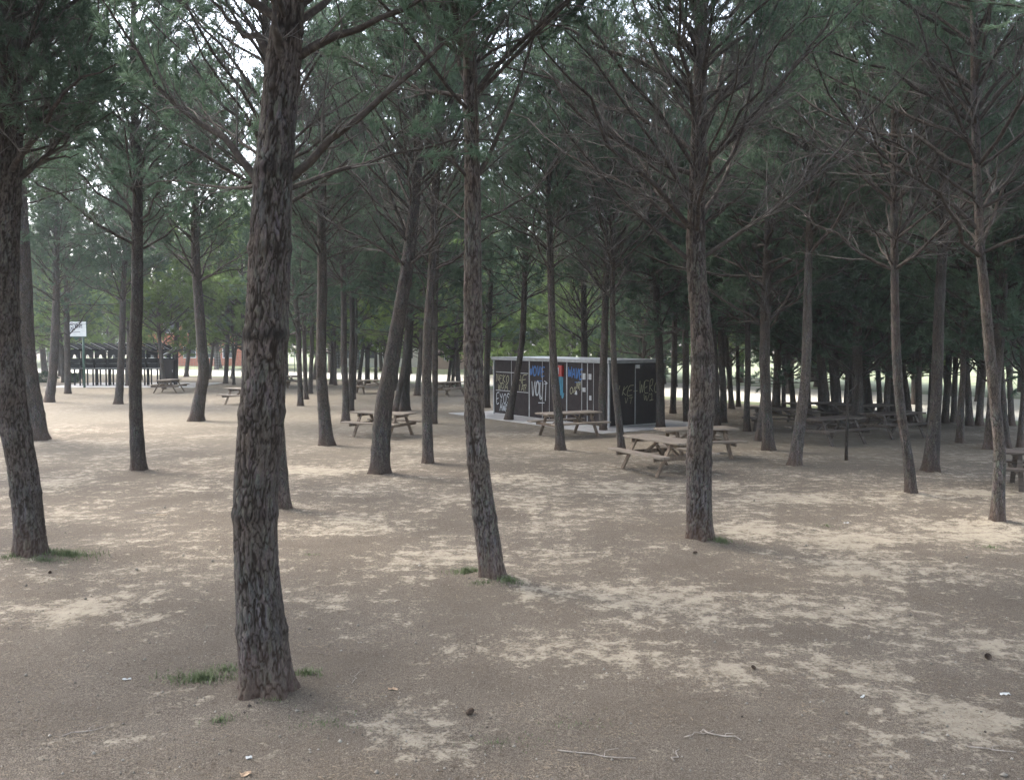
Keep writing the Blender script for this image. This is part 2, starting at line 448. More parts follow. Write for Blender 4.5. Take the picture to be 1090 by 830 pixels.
def trunk_curve(path, H, rng, wob=.03):
    """path: [(px,py,w),...] bottom up -> world points, radii, functions"""
    b = G(path[0][0], path[0][1]); Y0 = b.y
    pts = []; rad = []
    drift = rng.normal() * wob
    for i, (px, py, w) in enumerate(path):
        Y = Y0 + drift * i * .6
        p = at(px, py, Y); pts.append(p); rad.append(w * .5 / F * (p - Vector((0, 0, CAMH))).length)
    pts[0].z = -.06
    last = pts[-1]; d = (pts[-1] - pts[-2]).normalized(); d = (d * .5 + Vector((0, 0, 1)) * .5).normalized()
    r_last = rad[-1]
    n_up = 4
    if H > last.z + .5:
        for i in range(1, n_up + 1):
            t = i / n_up; Lh = H - last.z
            p = last + d * (Lh * t / d.z) + Vector((rng.normal(), rng.normal(), 0)) * .05
            pts.append(p); rad.append(r_last * (1 - t) ** .85 * .9 + .014)
    return b, pts, rad

def trunk_mesh(b, pts, rad, near, name='trunk', scars=(), seed=0):
    """mesh in coordinates local to base b"""
    L = sum((pts[i + 1] - pts[i]).length for i in range(len(pts) - 1))
    step = {2: .012, 1: .02, 0: .12}[near]; k = {2: 150, 1: 84, 0: 16}[near]
    n = max(12, int(L / step))
    zmax = 6.2
    C = catmull([p.to_tuple() + () for p in pts], 200)
    Rr = catmull([(r, 0, 0) for r in rad], 200)
    zs = np.array([c.z for c in C]); zs = np.maximum.accumulate(zs + np.arange(len(zs)) * 1e-6)
    if near: zz = np.concatenate([np.arange(zs[0], zmax, step), np.linspace(zmax, zs[-1], 60)])
    else: zz = np.linspace(zs[0], zs[-1], n)
    cx = np.interp(zz, zs, [c.x for c in C]) - b.x; cy = np.interp(zz, zs, [c.y for c in C]) - b.y
    rr = np.interp(zz, zs, [max(.01, c.x) for c in Rr])
    flare = 1 + .2 * np.exp(-np.maximum(zz, 0) / .11)
    rr = rr * flare
    th = np.arange(k) * 2 * np.pi / k
    V = np.zeros((len(zz), k, 3)); crack = np.ones((len(zz), k)); scar = np.zeros((len(zz), k))
    for i, z in enumerate(zz):
        for j in range(k):
            ct, st = math.cos(th[j]), math.sin(th[j]); r = rr[i]
            lob = 1 + .05 * mn.noise(Vector((ct * 1.5, st * 1.5, z * .7 + seed))) + (.17 * math.exp(-max(z, 0) / .15)) * math.sin(th[j] * 5 + seed + 2 * mn.noise(Vector((ct, st, seed))))
            r2 = r * lob
            for (sz, sa) in scars:
                q = math.exp(-((z - sz) / .055) ** 2); r2 *= 1 + .07 * q
                if near:
                    g = q * max(0, .55 + .9 * mn.noise(Vector((ct * 2.5, st * 2.5, sz * 3)))) * sa
                    scar[i, j] = max(scar[i, j], min(.8, g * .95))
            if near and z < zmax:
                p0 = Vector((ct * r * 19, st * r * 19, z * 3.6 + seed * 7))
                wv = mn.noise_vector(Vector((p0.x * .9, p0.y * .9, z * 6)))
                p = p0 + Vector((wv.x * .8, wv.y * .8, wv.z * 1.1)) + mn.noise_vector(p0 * 3.1) * .22
                dd = mn.voronoi(p)[0]; e = dd[1] - dd[0]
                md = .5 + .5 * mn.noise(Vector((ct * r * 9, st * r * 9, z * 2.5 + 4)))
                c = min(1, max(0, (e - .01) / (.10 + .16 * md))); c = c * c * (3 - 2 * c)
                fn = mn.noise(Vector((ct * r * 60, st * r * 60, z * 16))) + .6 * mn.noise(Vector((ct * r * 120, st * r * 120, z * 45)))
                # flaky second layer
                d2 = mn.voronoi(Vector((p0.x * 2.1, p0.y * 2.1, p0.z * 2.0 + 11)) + wv * .8)[0]; e2 = min(1, (d2[1] - d2[0]) / .18)
                r2 += (c - 1) * (.006 + .014 * md) + fn * .0030 + (e2 - 1) * .0035
                c = c * (.72 + .28 * e2)
                crack[i, j] = c
            V[i, j] = (cx[i] + ct * r2, cy[i] + st * r2, z)
    nz = len(zz)
    ii = np.arange(nz - 1)[:, None] * k; jj = np.arange(k)[None]; j2 = (jj + 1) % k
    Q = np.stack([ii + jj, ii + j2, ii + k + j2, ii + k + jj], -1).reshape(-1, 4)
    me = np_mesh(name, V.reshape(-1, 3), [Q], BARKN if near else BARK, smooth=True)
    if near:
        a = me.attributes.new('crack', 'FLOAT', 'POINT'); a.data.foreach_set('value', crack.ravel().astype(np.float32))
        a = me.attributes.new('scar', 'FLOAT', 'POINT'); a.data.foreach_set('value', scar.ravel().astype(np.float32))
    axis = lambda z: np.array([float(np.interp(z, zz, cx)), float(np.interp(z, zz, cy)), z])
    return me, axis, (zz, rr)

TREES = []
GR = 'crowded dark pines in the right-hand stand'
def tree(path, H=9.5, kind='mid', var=0, cz=None, label='', group=None, near=0, custom=None, scars=None, name='pine_tree', stubs=True):
    seed = len(TREES); rng = np.random.RandomState(500 + seed)
    if near == 0 and H > 7: H += .5 if group == GR else 3.2
    b, pts, rad = trunk_curve(path, H, rng)
    if scars is None:
        scars = []; z = rng.uniform(.5, 1.1)
        while z < 5: scars.append((z, rng.uniform(.1, .8))); z += rng.uniform(.45, .9)
    me, axis, (zz, rr) = trunk_mesh(b, pts, rad, near, scars=scars, seed=seed)
    root = empty(name, b)
    tag(root, label, 'pine tree', group)
    t = link('trunk', me, root)
    last = at(path[-1][0], path[-1][1], b.y)
    if cz is None: cz = last.z
    if custom is not None:
        w, nd = make_crown(900 + seed, H, axis=axis, first=cz, trunk_r=float(np.interp(cz, zz, rr)), **custom)
        link('branches', w, root)
        if nd: link('needle_crown', nd, root)
    else:
        w, nd = crown((kind, var))
        if kind in ('far', 'bright'): cz = min(cz, 3.4)
        if group == GR: cz = rng.uniform(1.5, 2.4)
        if kind == 'bright': cz = rng.uniform(1.9, 2.6)
        s = (H - cz) / {'mid': 7.2, 'bare': 7.0, 'far': 6.6, 'bright': 6.0}[kind]
        o = axis(cz); rz = rng.uniform(0, 6.28); wr = max(s, .75 + .25 * s) * rng.uniform(.92, 1.12)
        for nm, mesh in (('branches', w), ('needle_crown', nd)):
            c = link(nm, mesh, root, o); c.scale = (wr, wr, s)
            tip = axis(H - .1); dx = (tip - o) / (H - .1 - cz)
            q = Vector((0, 0, 1)).rotation_difference(Vector(dx).normalized())
            c.rotation_euler = (q.to_matrix() @ Matrix.Rotation(rz, 3, 'Z')).to_euler()
    TREES.append((b.x, b.y)); return root

def E(base_px, pts, r):
    """explicit limb from pixels: pts [(px,py,depth offset)] at the tree's own depth; local coordinates"""
    b = G(*base_px)
    r *= .8
    return ([tuple(at(x, y, b.y + dy) - Vector((b.x, b.y, 0))) for x, y, dy in pts], r)

exec_sections = []
# ---- the near trees, each with its own crown
B1 = (285, 738)
tree([(285, 738, 52), (280, 680, 49), (274, 610, 44), (272, 540, 44), (276, 470, 46), (281, 400, 44), (286, 300, 42), (290, 200, 39), (296, 130, 36), (302, 62, 34), (308, 0, 27)], 11, near=2, cz=5.55,
     label='thick cracked-bark pine trunk in the left foreground, the largest and nearest tree', scars=[(.55, .3), (1.55, .5), (2.4, .3), (3.05, 1.), (3.75, .4), (4.38, 1.), (5.5, .8)],
     custom=dict(rmax=4.4, live=-.4, dens=1.35, K=52, wsp=.6, nlimb=(6, 9), nlen=.125, nwid=.009, explicit=[
        E(B1, [(281, 200, 0), (235, 150, .1), (180, 108, .2), (150, 60, .1), (104, -5, 0)], .05),
        E(B1, [(302, 195, 0), (345, 155, -.1), (395, 113, -.2), (450, 68, -.2), (525, 0, -.2)], .05),
        E(B1, [(303, 203, 0), (345, 186, .3), (400, 168, .6), (470, 152, .9), (540, 150, 1.2)], .028),
        E(B1, [(283, 205, 0), (250, 160, .5), (225, 130, 1.), (200, 95, 1.5)], .03),
        E(B1, [(312, 64, 0), (345, 42, -.1), (400, 25, -.2), (445, 0, -.3), (500, -40, -.3)], .05),
        E(B1, [(291, 60, 0), (255, 33, .1), (215, -10, .2)], .045),
        E(B1, [(303, 68, -.1), (296, 30, -.3), (288, -15, -.5)], .06),
        E(B1, [(280, 195, 0), (240, 205, .6), (190, 190, 1.2), (130, 200, 1.8)], .022)]))
B2 = (33, 593)
tree([(33, 593, 28), (31, 560, 27), (24, 500, 26), (14, 440, 26), (7, 370, 25), (5, 300, 24), (7, 200, 25), (9, 120, 24), (9, 0, 21)], 11, near=1, cz=5.15,
     label='dark leaning pine at the far left edge with green grass at its foot',
     custom=dict(rmax=4.2, live=-.1, dens=1.0, K=44, wsp=.62, nlimb=(6, 9), nlen=.125, nwid=.010, explicit=[
        E(B2, [(13, 197, 0), (50, 165, .1), (100, 110, .2), (165, 63, .3)], .045),
        E(B2, [(13, 170, 0), (60, 152, .4), (110, 125, .8), (150, 110, 1.2)], .03),
        E(B2, [(12, 165, 0), (14, 90, -.4), (35, 30, -.8), (60, -20, -1)], .045)]))
B16 = (525, 617)
tree([(525, 617, 27), (520, 580, 26), (512, 520, 24), (506, 460, 22), (504, 400, 21), (503, 300, 19), (503, 195, 17), (501, 100, 15), (499, 0, 13)], 10.5, near=1, cz=5.9,
     label='leaning reddish-brown pine in the centre foreground, left of the graffiti hut',
     custom=dict(rmax=4.0, live=.05, dens=.95, K=46, detail=1.1, wsp=.58, nlimb=(6, 9), nwid=.010, explicit=[
        E(B16, [(500, 190, 0), (455, 150, .1), (425, 118, .2), (390, 75, .3)], .035),
        E(B16, [(507, 190, 0), (545, 120, -.1), (565, 50, -.2), (592, -20, -.3)], .04),
        E(B16, [(505, 185, 0), (508, 110, -.5), (504, 50, -.8), (500, -10, -1)], .028),
        E(B16, [(507, 235, 0), (560, 212, .3), (590, 180, .5), (640, 120, .8)], .02),
        E(B16, [(499, 235, 0), (465, 215, .4), (440, 180, .8)], .018),
        E(B16, [(498, 190, 0), (470, 160, -.4), (460, 110, -.7), (440, 60, -1)], .026)]))
B17 = (745, 576)
tree([(745, 576, 28), (744, 540, 27), (744, 480, 26), (747, 430, 26), (748, 385, 25), (745, 330, 21), (741, 275, 20), (742, 200, 17), (745, 100, 14), (746, 0, 12)], 10.5, near=1, cz=4.62,
     label='pine with a ring scar and wide bare ascending limbs, right of the hut',
     scars=[(2.75, 1.), (1.2, .5), (1.9, .4), (4.5, .6), (3.6, .3)],
     custom=dict(rmax=4.3, live=.42, dens=.55, K=34, detail=1.25, wsp=.68, d1=6., nwid=.010, nlimb=(6, 9), explicit=[
        E(B17, [(747, 275, 0), (800, 240, .1), (870, 185, .3), (940, 110, .5), (1000, 40, .6)], .045),
        E(B17, [(737, 280, 0), (690, 238, .1), (640, 190, .2), (600, 140, .3), (575, 95, .4)], .045),
        E(B17, [(738, 205, 0), (700, 180, -.2), (660, 150, -.4), (610, 100, -.6)], .035),
        E(B17, [(749, 205, 0), (790, 160, -.2), (800, 90, -.4), (815, 0, -.5)], .04),
        E(B17, [(738, 280, -.1), (733, 200, -.6), (745, 100, -1.1), (765, 0, -1.5)], .035),
        E(B17, [(750, 108, 0), (790, 65, .1), (830, 10, .2)], .035),
        E(B17, [(742, 105, 0), (715, 60, .1), (690, 0, .2)], .035)]))

# ---- trees of the middle distance, traced one by one
MID = [
 ([(40, 468, 24), (36, 440, 22), (30, 400, 20), (26, 350, 19), (24, 290, 18), (21, 220, 15)], 10, 'mid', 0, None, 'dark pine leaning left just behind the tree at the far left edge'),
 ([(148, 501, 18), (146, 470, 16), (144, 420, 14), (144, 360, 14), (146, 320, 13), (146, 262, 12)], 9.3, 'mid', 1, 5.0, 'straight pine with a dark ring scar, in front of the black barbecues'),
 ([(208, 448, 18), (213, 420, 14), (217, 395, 13), (215, 370, 12), (212, 330, 11), (208, 270, 10)], 9.8, 'mid', 2, 5.1, 'curved pine with a wide bent foot, between the barbecues and the big left trunk'),
 ([(301, 543, 20), (296, 480, 19), (291, 400, 18), (290, 330, 16)], 9.8, 'bare', 0, 5.2, 'pine almost hidden behind the big left foreground trunk, mossy at its foot'),
 ([(348, 474, 19), (345, 440, 15), (342, 400, 13), (342, 350, 12), (343, 300, 12)], 9.2, 'mid', 3, 5.3, 'dark straight pine between the big left trunk and the nearer picnic table'),
 ([(404, 504, 25), (405, 480, 23), (409, 430, 22), (416, 390, 20), (424, 340, 17), (431, 300, 16), (438, 250, 15), (443, 195, 12)], 9.4, 'bare', 1, 4.6, 'pale grey pine leaning right in front of the left picnic table'),
 ([(456, 494, 15), (455, 460, 13), (454, 400, 12), (456, 340, 11), (459, 300, 10)], 9.0, 'bare', 2, 4.7, 'slim grey pine at the right end of the left picnic table'),
 ([(597, 479, 13), (595, 450, 11), (591, 410, 10), (588, 360, 9), (587, 320, 9)], 9.0, 'mid', 0, 4.8, 'slim pine standing in front of the table at the hut'),
 ([(541, 447, 11), (546, 420, 9), (551, 395, 8), (556, 360, 7), (558, 312, 7)], 8.8, 'mid', 1, 4.4, 'thin curved pine in front of the left end of the graffiti hut'),
 ([(662, 479, 10), (659, 450, 9), (655, 410, 8), (653, 370, 7), (652, 330, 7)], 8.6, 'bare', 0, 4.2, 'thin bent pine at the corner of the hut, left of the near picnic table'),
 ([(642, 458, 9), (641, 420, 9), (643, 370, 9), (645, 300, 8)], 8.8, 'mid', 2, 4.6, 'straight pine touching the front corner of the graffiti hut'),
 ([(703, 456, 11), (703, 420, 10), (702, 380, 10), (699, 320, 9)], 9.2, 'far', 0, 4.4, 'dark pine at the right end of the graffiti hut'),
 ([(818, 480, 16), (817, 455, 13), (815, 420, 12), (814, 380, 12), (815, 320, 11)], 9.2, 'far', 1, 4.6, 'dark upright pine left of the leaning pine by the right-hand tables'),
 ([(845, 496, 16), (849, 470, 14), (853, 440, 13), (857, 405, 11), (859, 360, 11), (860, 300, 9)], 9.3, 'mid', 3, 5.0, 'pine leaning right, in front of the cluster of tables on the right'),
 ([(970, 527, 14), (968, 500, 12), (963, 465, 10), (958, 430, 10), (955, 390, 10), (953, 340, 9)], 8.8, 'bare', 1, 4.3, 'slender bent pine with a reddish foot, right of the table cluster'),
 ([(990, 502, 19), (993, 470, 15), (996, 430, 12), (998, 380, 12), (1000, 320, 11)], 9.4, 'mid', 0, 4.9, 'grey pine with a wide foot, third trunk from the right edge in front'),
 ([(1062, 556, 16), (1063, 520, 13), (1064, 480, 12), (1059, 430, 11), (1053, 370, 11), (1048, 310, 10), (1043, 255, 9)], 9.0, 'bare', 2, 4.4, 'pale slender pine leaning left in front of the table at the right edge'),
 ([(1022, 471, 9), (1023, 430, 7), (1025, 400, 6), (1026, 350, 6)], 8.4, 'far', 2, 3.6, 'thin dark pine with its whorl low, near the right edge'),
 ([(1071, 477, 10), (1068, 440, 8), (1065, 400, 8), (1063, 340, 7)], 8.8, 'far', 0, 4.0, 'dark pine just behind the pale leaning pine at the right edge'),
 ([(795, 459, 9), (795, 430, 7), (796, 400, 7), (796, 350, 6)], 8.6, 'far', 1, 3.4, 'reddish-footed pine between the scarred pine and the dark upright pine'),
 ([(807, 469, 9), (811, 440, 8), (814, 410, 8), (816, 360, 7)], 8.8, 'far', 2, 3.8, 'pine leaning right, its foot just left of the dark upright pine'),
 ([(763, 453, 9), (762, 420, 9), (760, 380, 9), (758, 330, 8)], 9.2, 'far', 0, 4.2, 'dark pine half hidden behind the scarred pine right of the hut'),
 ([(770, 450, 9), (770, 420, 8), (768, 380, 8), (767, 330, 7)], 9.0, 'far', 1, 3.8, 'second dark pine behind the scarred pine, with a reddish foot'),
 ([(731, 449, 9), (730, 420, 8), (730, 380, 8), (729, 330, 7)], 9.0, 'far', 2, 3.8, 'dark pine just left of the scarred pine, beyond the hut'),
 ([(716, 440, 8), (717, 410, 7), (718, 370, 7)], 8.6, 'far', 0, 3.4, 'brown pine beyond the right end of the hut'),
 ([(622, 440, 9), (622, 400, 8), (622, 358, 8)], 8.0, 'bare', 0, 3.0, 'spreading bare-limbed pine rising behind the roof of the hut'),
 ([(518, 434, 9), (518, 400, 8), (520, 350, 7)], 8.8, 'far', 1, 4.0, 'grey pine at the left end of the graffiti hut'),
 ([(462, 451, 8), (463, 420, 7), (463, 380, 7), (463, 330, 7)], 9.2, 'far', 2, 4.3, 'dark pine close behind the slim grey pine at the left table'),
 ([(431, 437, 13), (431, 410, 12), (434, 370, 11), (437, 320, 10)], 9.5, 'far', 0, 4.6, 'stout dark pine behind the left picnic table'),
 ([(420, 438, 8), (425, 415, 7), (431, 380, 6), (434, 340, 5)], 8.2, 'far', 1, 4.4, 'slanting pine stem crossing behind the stout dark pine'),
 ([(368, 450, 11), (368, 420, 8), (366, 380, 8), (366, 330, 7), (365, 280, 7)], 9.4, 'mid', 1, 4.9, 'dark pine at the left end of the left picnic table'),
 ([(374, 437, 7), (374, 400, 7), (375, 350, 6), (374, 300, 6)], 9.4, 'mid', 3, 4.9, 'twin-like pine just behind the one at the left end of the table'),
 ([(376, 425, 7), (377, 390, 6), (378, 357, 6)], 8.6, 'far', 2, 3.6, 'grey forking pine in the clearing left of the leaning pale pine'),
 ([(320, 432, 8), (319, 400, 6), (317, 345, 6)], 8.6, 'far', 0, 4.0, 'first of three pale thin trunks right of the big left trunk'),
 ([(326, 425, 6), (325, 400, 5), (324, 360, 5)], 8.4, 'far', 1, 4.0, 'second of three pale thin trunks right of the big left trunk'),
 ([(330, 419, 6), (331, 395, 5), (332, 365, 5)], 8.4, 'far', 2, 3.8, 'third and farthest of three pale thin trunks right of the big left trunk'),
 ([(126, 430, 10), (128, 400, 8), (130, 360, 7), (131, 308, 6)], 9.0, 'mid', 2, 4.8, 'slim pine just left of the ring-scarred pine before the barbecues'),
 ([(52, 428, 11), (56, 400, 9), (58, 370, 9), (60, 308, 7)], 9.2, 'mid', 0, 4.8, 'bowed pine left of the green post'),
 ([(72, 419, 7), (72, 390, 6), (71, 340, 6)], 8.8, 'far', 0, 3.6, 'slim pine with a reddish foot beside the white board on the post'),
 ([(48, 398, 7), (46, 380, 6), (44, 358, 6)], 8.4, 'bright', 0, 3.0, 'far pine standing by the wire fence at the left'),
 ([(69, 407, 7), (67, 385, 6), (63, 357, 5)], 8.6, 'bright', 1, 3.2, 'leaning pine behind the white board'),
 ([(136, 411, 6), (137, 385, 5), (137, 350, 5)], 8.6, 'far', 1, 3.6, 'thin pine seen through between two trunks before the barbecues'),
 ([(175, 414, 5), (172, 385, 4.5), (169, 352, 4)], 8.2, 'bright', 2, 3.4, 'pale slanting trunk beside the far left picnic table'),
 ([(187, 407, 6), (187, 385, 5.5), (188, 355, 5)], 8.4, 'bright', 0, 3.0, 'pine at the right end of the barbecues'),
 ([(240, 408, 6), (241, 390, 5), (242, 366, 5)], 8.4, 'far', 2, 2.9, 'dark pine in front of the orange building'),
 ([(901, 490, 4.4), (901, 470, 4), (902, 445, 3.4), (902, 420, 2.8)], 3.2, None, 0, None, 'thin bare sapling in front of the table cluster'),
]
for path, H, kind, var, cz, lab in MID:
    path = [(x, y, w * .86) for x, y, w in path]
    if kind is None:
        # sapling: a thin stem with a few bare side shoots
        b = G(path[0][0], path[0][1]); root = empty('pine_sapling', b); tag(root, lab, 'sapling')
        m = MB(); pts = [at(x, y, b.y) - b for x, y, w in path]; pts[0].z = -.05
        m.tube(pts, [w * .5 / F * b.y for x, y, w in path], 7); m.build('stem', BARK, root, True)
        for q in range(5):
            s = MB(); z = .9 + q * .27; a = q * 2.3; o = Vector((0, 0, z)) + Vector((pts[2].x * z / pts[2].z, 0, 0))
            s.tube([o, o + Vector((math.cos(a) * .2, math.sin(a) * .2, .08)), o + Vector((math.cos(a) * .42, math.sin(a) * .42, .2))], [.012, .008, .004], 5)
            s.build('shoot', TWIG, root)
        TREES.append((b.x, b.y)); continue
    tree(path, H, kind, var, cz, lab)

GL = 'far pines in the left and middle clearing'
GR = 'crowded dark pines in the right-hand stand'
LL = 'slender far pine left of the hut, small against the pale wood edge'
LR = 'dark slender pine in the crowded stand right of the hut, behind the right-hand tables'
FARL = [(198, 401, 4), (223, 403.5, 3), (249, 409.6, 2.6), (247, 403, 3), (259, 414, 4), (353, 409, 4), (357, 410, 3), (382, 409, 4), (391, 408, 5), (400, 406, 3.5), (444, 421, 6), (477, 410, 3.6), (482, 410, 3.6), (488, 412.5, 5), (335, 404, 4), (305, 410, 4.5), (410, 409, 4), (452, 411, 4), (508, 416, 4)]
FARR = [(779, 435, 5), (786, 433, 4), (826, 441, 8), (834, 435, 4), (845, 437, 5), (880, 449, 9), (891, 446, 10), (913, 459, 11), (874, 437, 5), (926, 443, 7), (937, 442, 5), (950, 446, 7), (978, 452, 6), (969, 450, 5), (1006, 450, 6), (1032, 453, 6), (1042, 453, 6), (1055, 469.5, 6), (1077, 453, 5), (1086, 476, 5), (900, 439, 4), (860, 443, 6), (918, 447, 5), (990, 449, 5), (1015, 449, 5), (962, 444, 5), (943, 450, 6), (1063, 458, 6), (906, 444, 5)]
for i, (px, py, w) in enumerate(FARL):
    rr_ = np.random.RandomState(i); ln = rr_.normal() * 3
    tree([(px, py, w * 1.25), (px + ln * .3, py - 15, w), (px + ln, py - 45, w * .9)], rr_.uniform(7.6, 9.4), 'bright' if i % 3 else 'far', i % 3, rr_.uniform(3.0, 3.8), LL, GL)
for i, (px, py, w) in enumerate(FARR):
    rr_ = np.random.RandomState(50 + i); ln = rr_.normal() * 4
    tree([(px, py, w * 1.3), (px + ln * .3, py - 25, w), (px + ln, py - 70, w * .9)], rr_.uniform(7.8, 9.6), 'far', i % 3, rr_.uniform(2.3, 3.4), LR, GR)

# edge of the wood (far side), as a curve on the ground: beyond it lies open pale ground
EDGE = [(60, -40), (40, 2), (24, 22), (17.5, 32), (11.5, 41), (0, 54), (-9.6, 64), (-23, 72), (-41, 79), (-90, 92)]
def edge_y(x):
    xs = [p[0] for p in EDGE][::-1]; ys = [p[1] for p in EDGE][::-1]
    return float(np.interp(x, xs, ys))

# filler trees inside the wood, kept off the tables and the hut
def shared_trunk(h, r, seed):
    rng = np.random.RandomState(seed); pts = [Vector((0, 0, -.06))]; rad = [r]
    for i in range(1, 6): pts.append(Vector((rng.normal() * .12 * i ** .5, rng.normal() * .12 * i ** .5, h * i / 5))); rad.append(r * (1 - i / 5.6))
    me, ax, _ = trunk_mesh(Vector((0, 0, 0)), pts, rad, 0, seed=seed); return me, ax
SH = [shared_trunk(9, .17, 61), shared_trunk(9, .14, 62), shared_trunk(9, .2, 63)]
def filler(x, y, kind, var, lab, grp, s, cz=3.2, rz=0):
    me, ax = SH[var % 3]; root = empty('pine_tree', (x, y, 0), rz); tag(root, lab, 'pine tree', grp); root.scale = (s, s, s)
    link('trunk', me, root); w, nd = crown((kind, var % 3)); k = (8.9 - cz) / {'far': 6.6, 'bright': 6.0, 'mid': 7.2, 'bare': 7.0}[kind]
    for nm, mesh in (('branches', w), ('needle_crown', nd)):
        c = link(nm, mesh, root, ax(cz)); c.scale = (max(k, .95),) * 2 + (k,)
    TREES.append((x, y))
rf = np.random.RandomState(5)
def ok(x, y, dmin): return all((x - a) ** 2 + (y - b) ** 2 > dmin * dmin for a, b in TREES)
KEEP = [(1.8, 32, 6.2), (4.6, 31, 4), (9.3, 27.5, 4.5)]
cnt = 0
for k in range(4000):
    x = rf.uniform(-48, 24); y = rf.uniform(33, 84)
    if y > edge_y(x) - 1.2 or abs(x) > y * .62 + 2: continue
    if x < 5 and y < 50 and x > -y * .5: continue          # the clearing
    if x < -8 and y < 66 and x > -30: continue           # the barbecue court
    if any((x - a) ** 2 + (y - b) ** 2 < r * r for a, b, r in KEEP): continue
    if not ok(x, y, 3.0 if x > 4 else 4.6): continue
    filler(x, y, 'far' if x > -6 else 'bright', k, LR if x > 4 else LL, GR if x > 4 else GL, rf.uniform(.85, 1.05), rf.uniform(1.1, 1.9) if x > 4 else rf.uniform(2.3, 3.2), rf.uniform(0, 6.28)); cnt += 1
    if cnt > 46: break
# trees just outside the frame and behind the camera: they roof the foreground
NEARBY = [(-8.6, 9.5), (-12.5, 15), (7.6, 7.8), (11.2, 12.5), (-4.6, 2.0), (4.5, 2.2), (-.3, -2.5), (8.6, 2.5), (-9.5, 4.0), (-15, 21), (14.6, 19), (1.2, -6.5), (-5.5, -4), (6.5, -3.5), (14.5, 6.5), (13.2, 24.5), (-17, 27), (17.5, 13)]
for i, (x, y) in enumerate(NEARBY):
    filler(x, y, 'mid', i, 'tall pine standing just outside the picture', 'pines around the viewpoint', rf.uniform(1.0, 1.15), 4.8, rf.uniform(0, 6.28))
# background trees beyond the open strip
GB = 'pale green trees beyond the edge of the wood'
LB2 = 'bushy pine beyond the pale strip at the right, seen between dark trunks'
LB = 'pale green tree far beyond the wood edge, in full light'
cnt = 0
for k in range(3000):
    x = rf.uniform(-84, 55); y = edge_y(x) + rf.uniform(13, 40)
    if y < 30 or abs(x) > y * .64 + 4: continue
    if -52 < x < -26 and 96 < y < 119: continue
    if -42 < x < -34 and y > 80: continue
    if not ok(x, y, 4.6): continue
    filler(x, y, 'bright', k, LB, GB, rf.uniform(.95, 1.35), rf.uniform(1.0, 1.9), rf.uniform(0, 6.28)); cnt += 1
    if cnt > 130: break

cnt = 0
for k in range(3000):
    x = rf.uniform(-2, 60); y = edge_y(x) + rf.uniform(11, 36)
    if y < 26 or abs(x) > y * .72 + 4 or not ok(x, y, 3.6): continue
    filler(x, y, 'bright' if k % 3 else 'far', k, LB2, GB, rf.uniform(.9, 1.2), rf.uniform(.7, 1.3), rf.uniform(0, 6.28)); cnt += 1
    if cnt > 42: break

MOUNDS = [(a, b, .07 if k < 4 else .05, .36 if k < 4 else .3) for k, (a, b) in enumerate(TREES[:24]) if b < 26]
def gz(x, y):
    n = max(0, min(1, (28 - y) / 10)) * max(0, min(1, (y - 3) / 3)) * max(0, min(1, (17 - abs(x)) / 4))
    z = n * (.05 * mn.noise(Vector((x * .35, y * .35, 0))) + .018 * mn.noise(Vector((x * 1.3, y * 1.3, 3))) + .008 * mn.noise(Vector((x * 4, y * 4, 9))))
    for a, b, h, w in MOUNDS:
        d2 = (x - a) ** 2 + (y - b) ** 2
        if d2 < 1.6: z += n * h * math.exp(-d2 / (w * w)) * (1 + .5 * mn.noise(Vector((x * 4, y * 4, 1))))
    return z

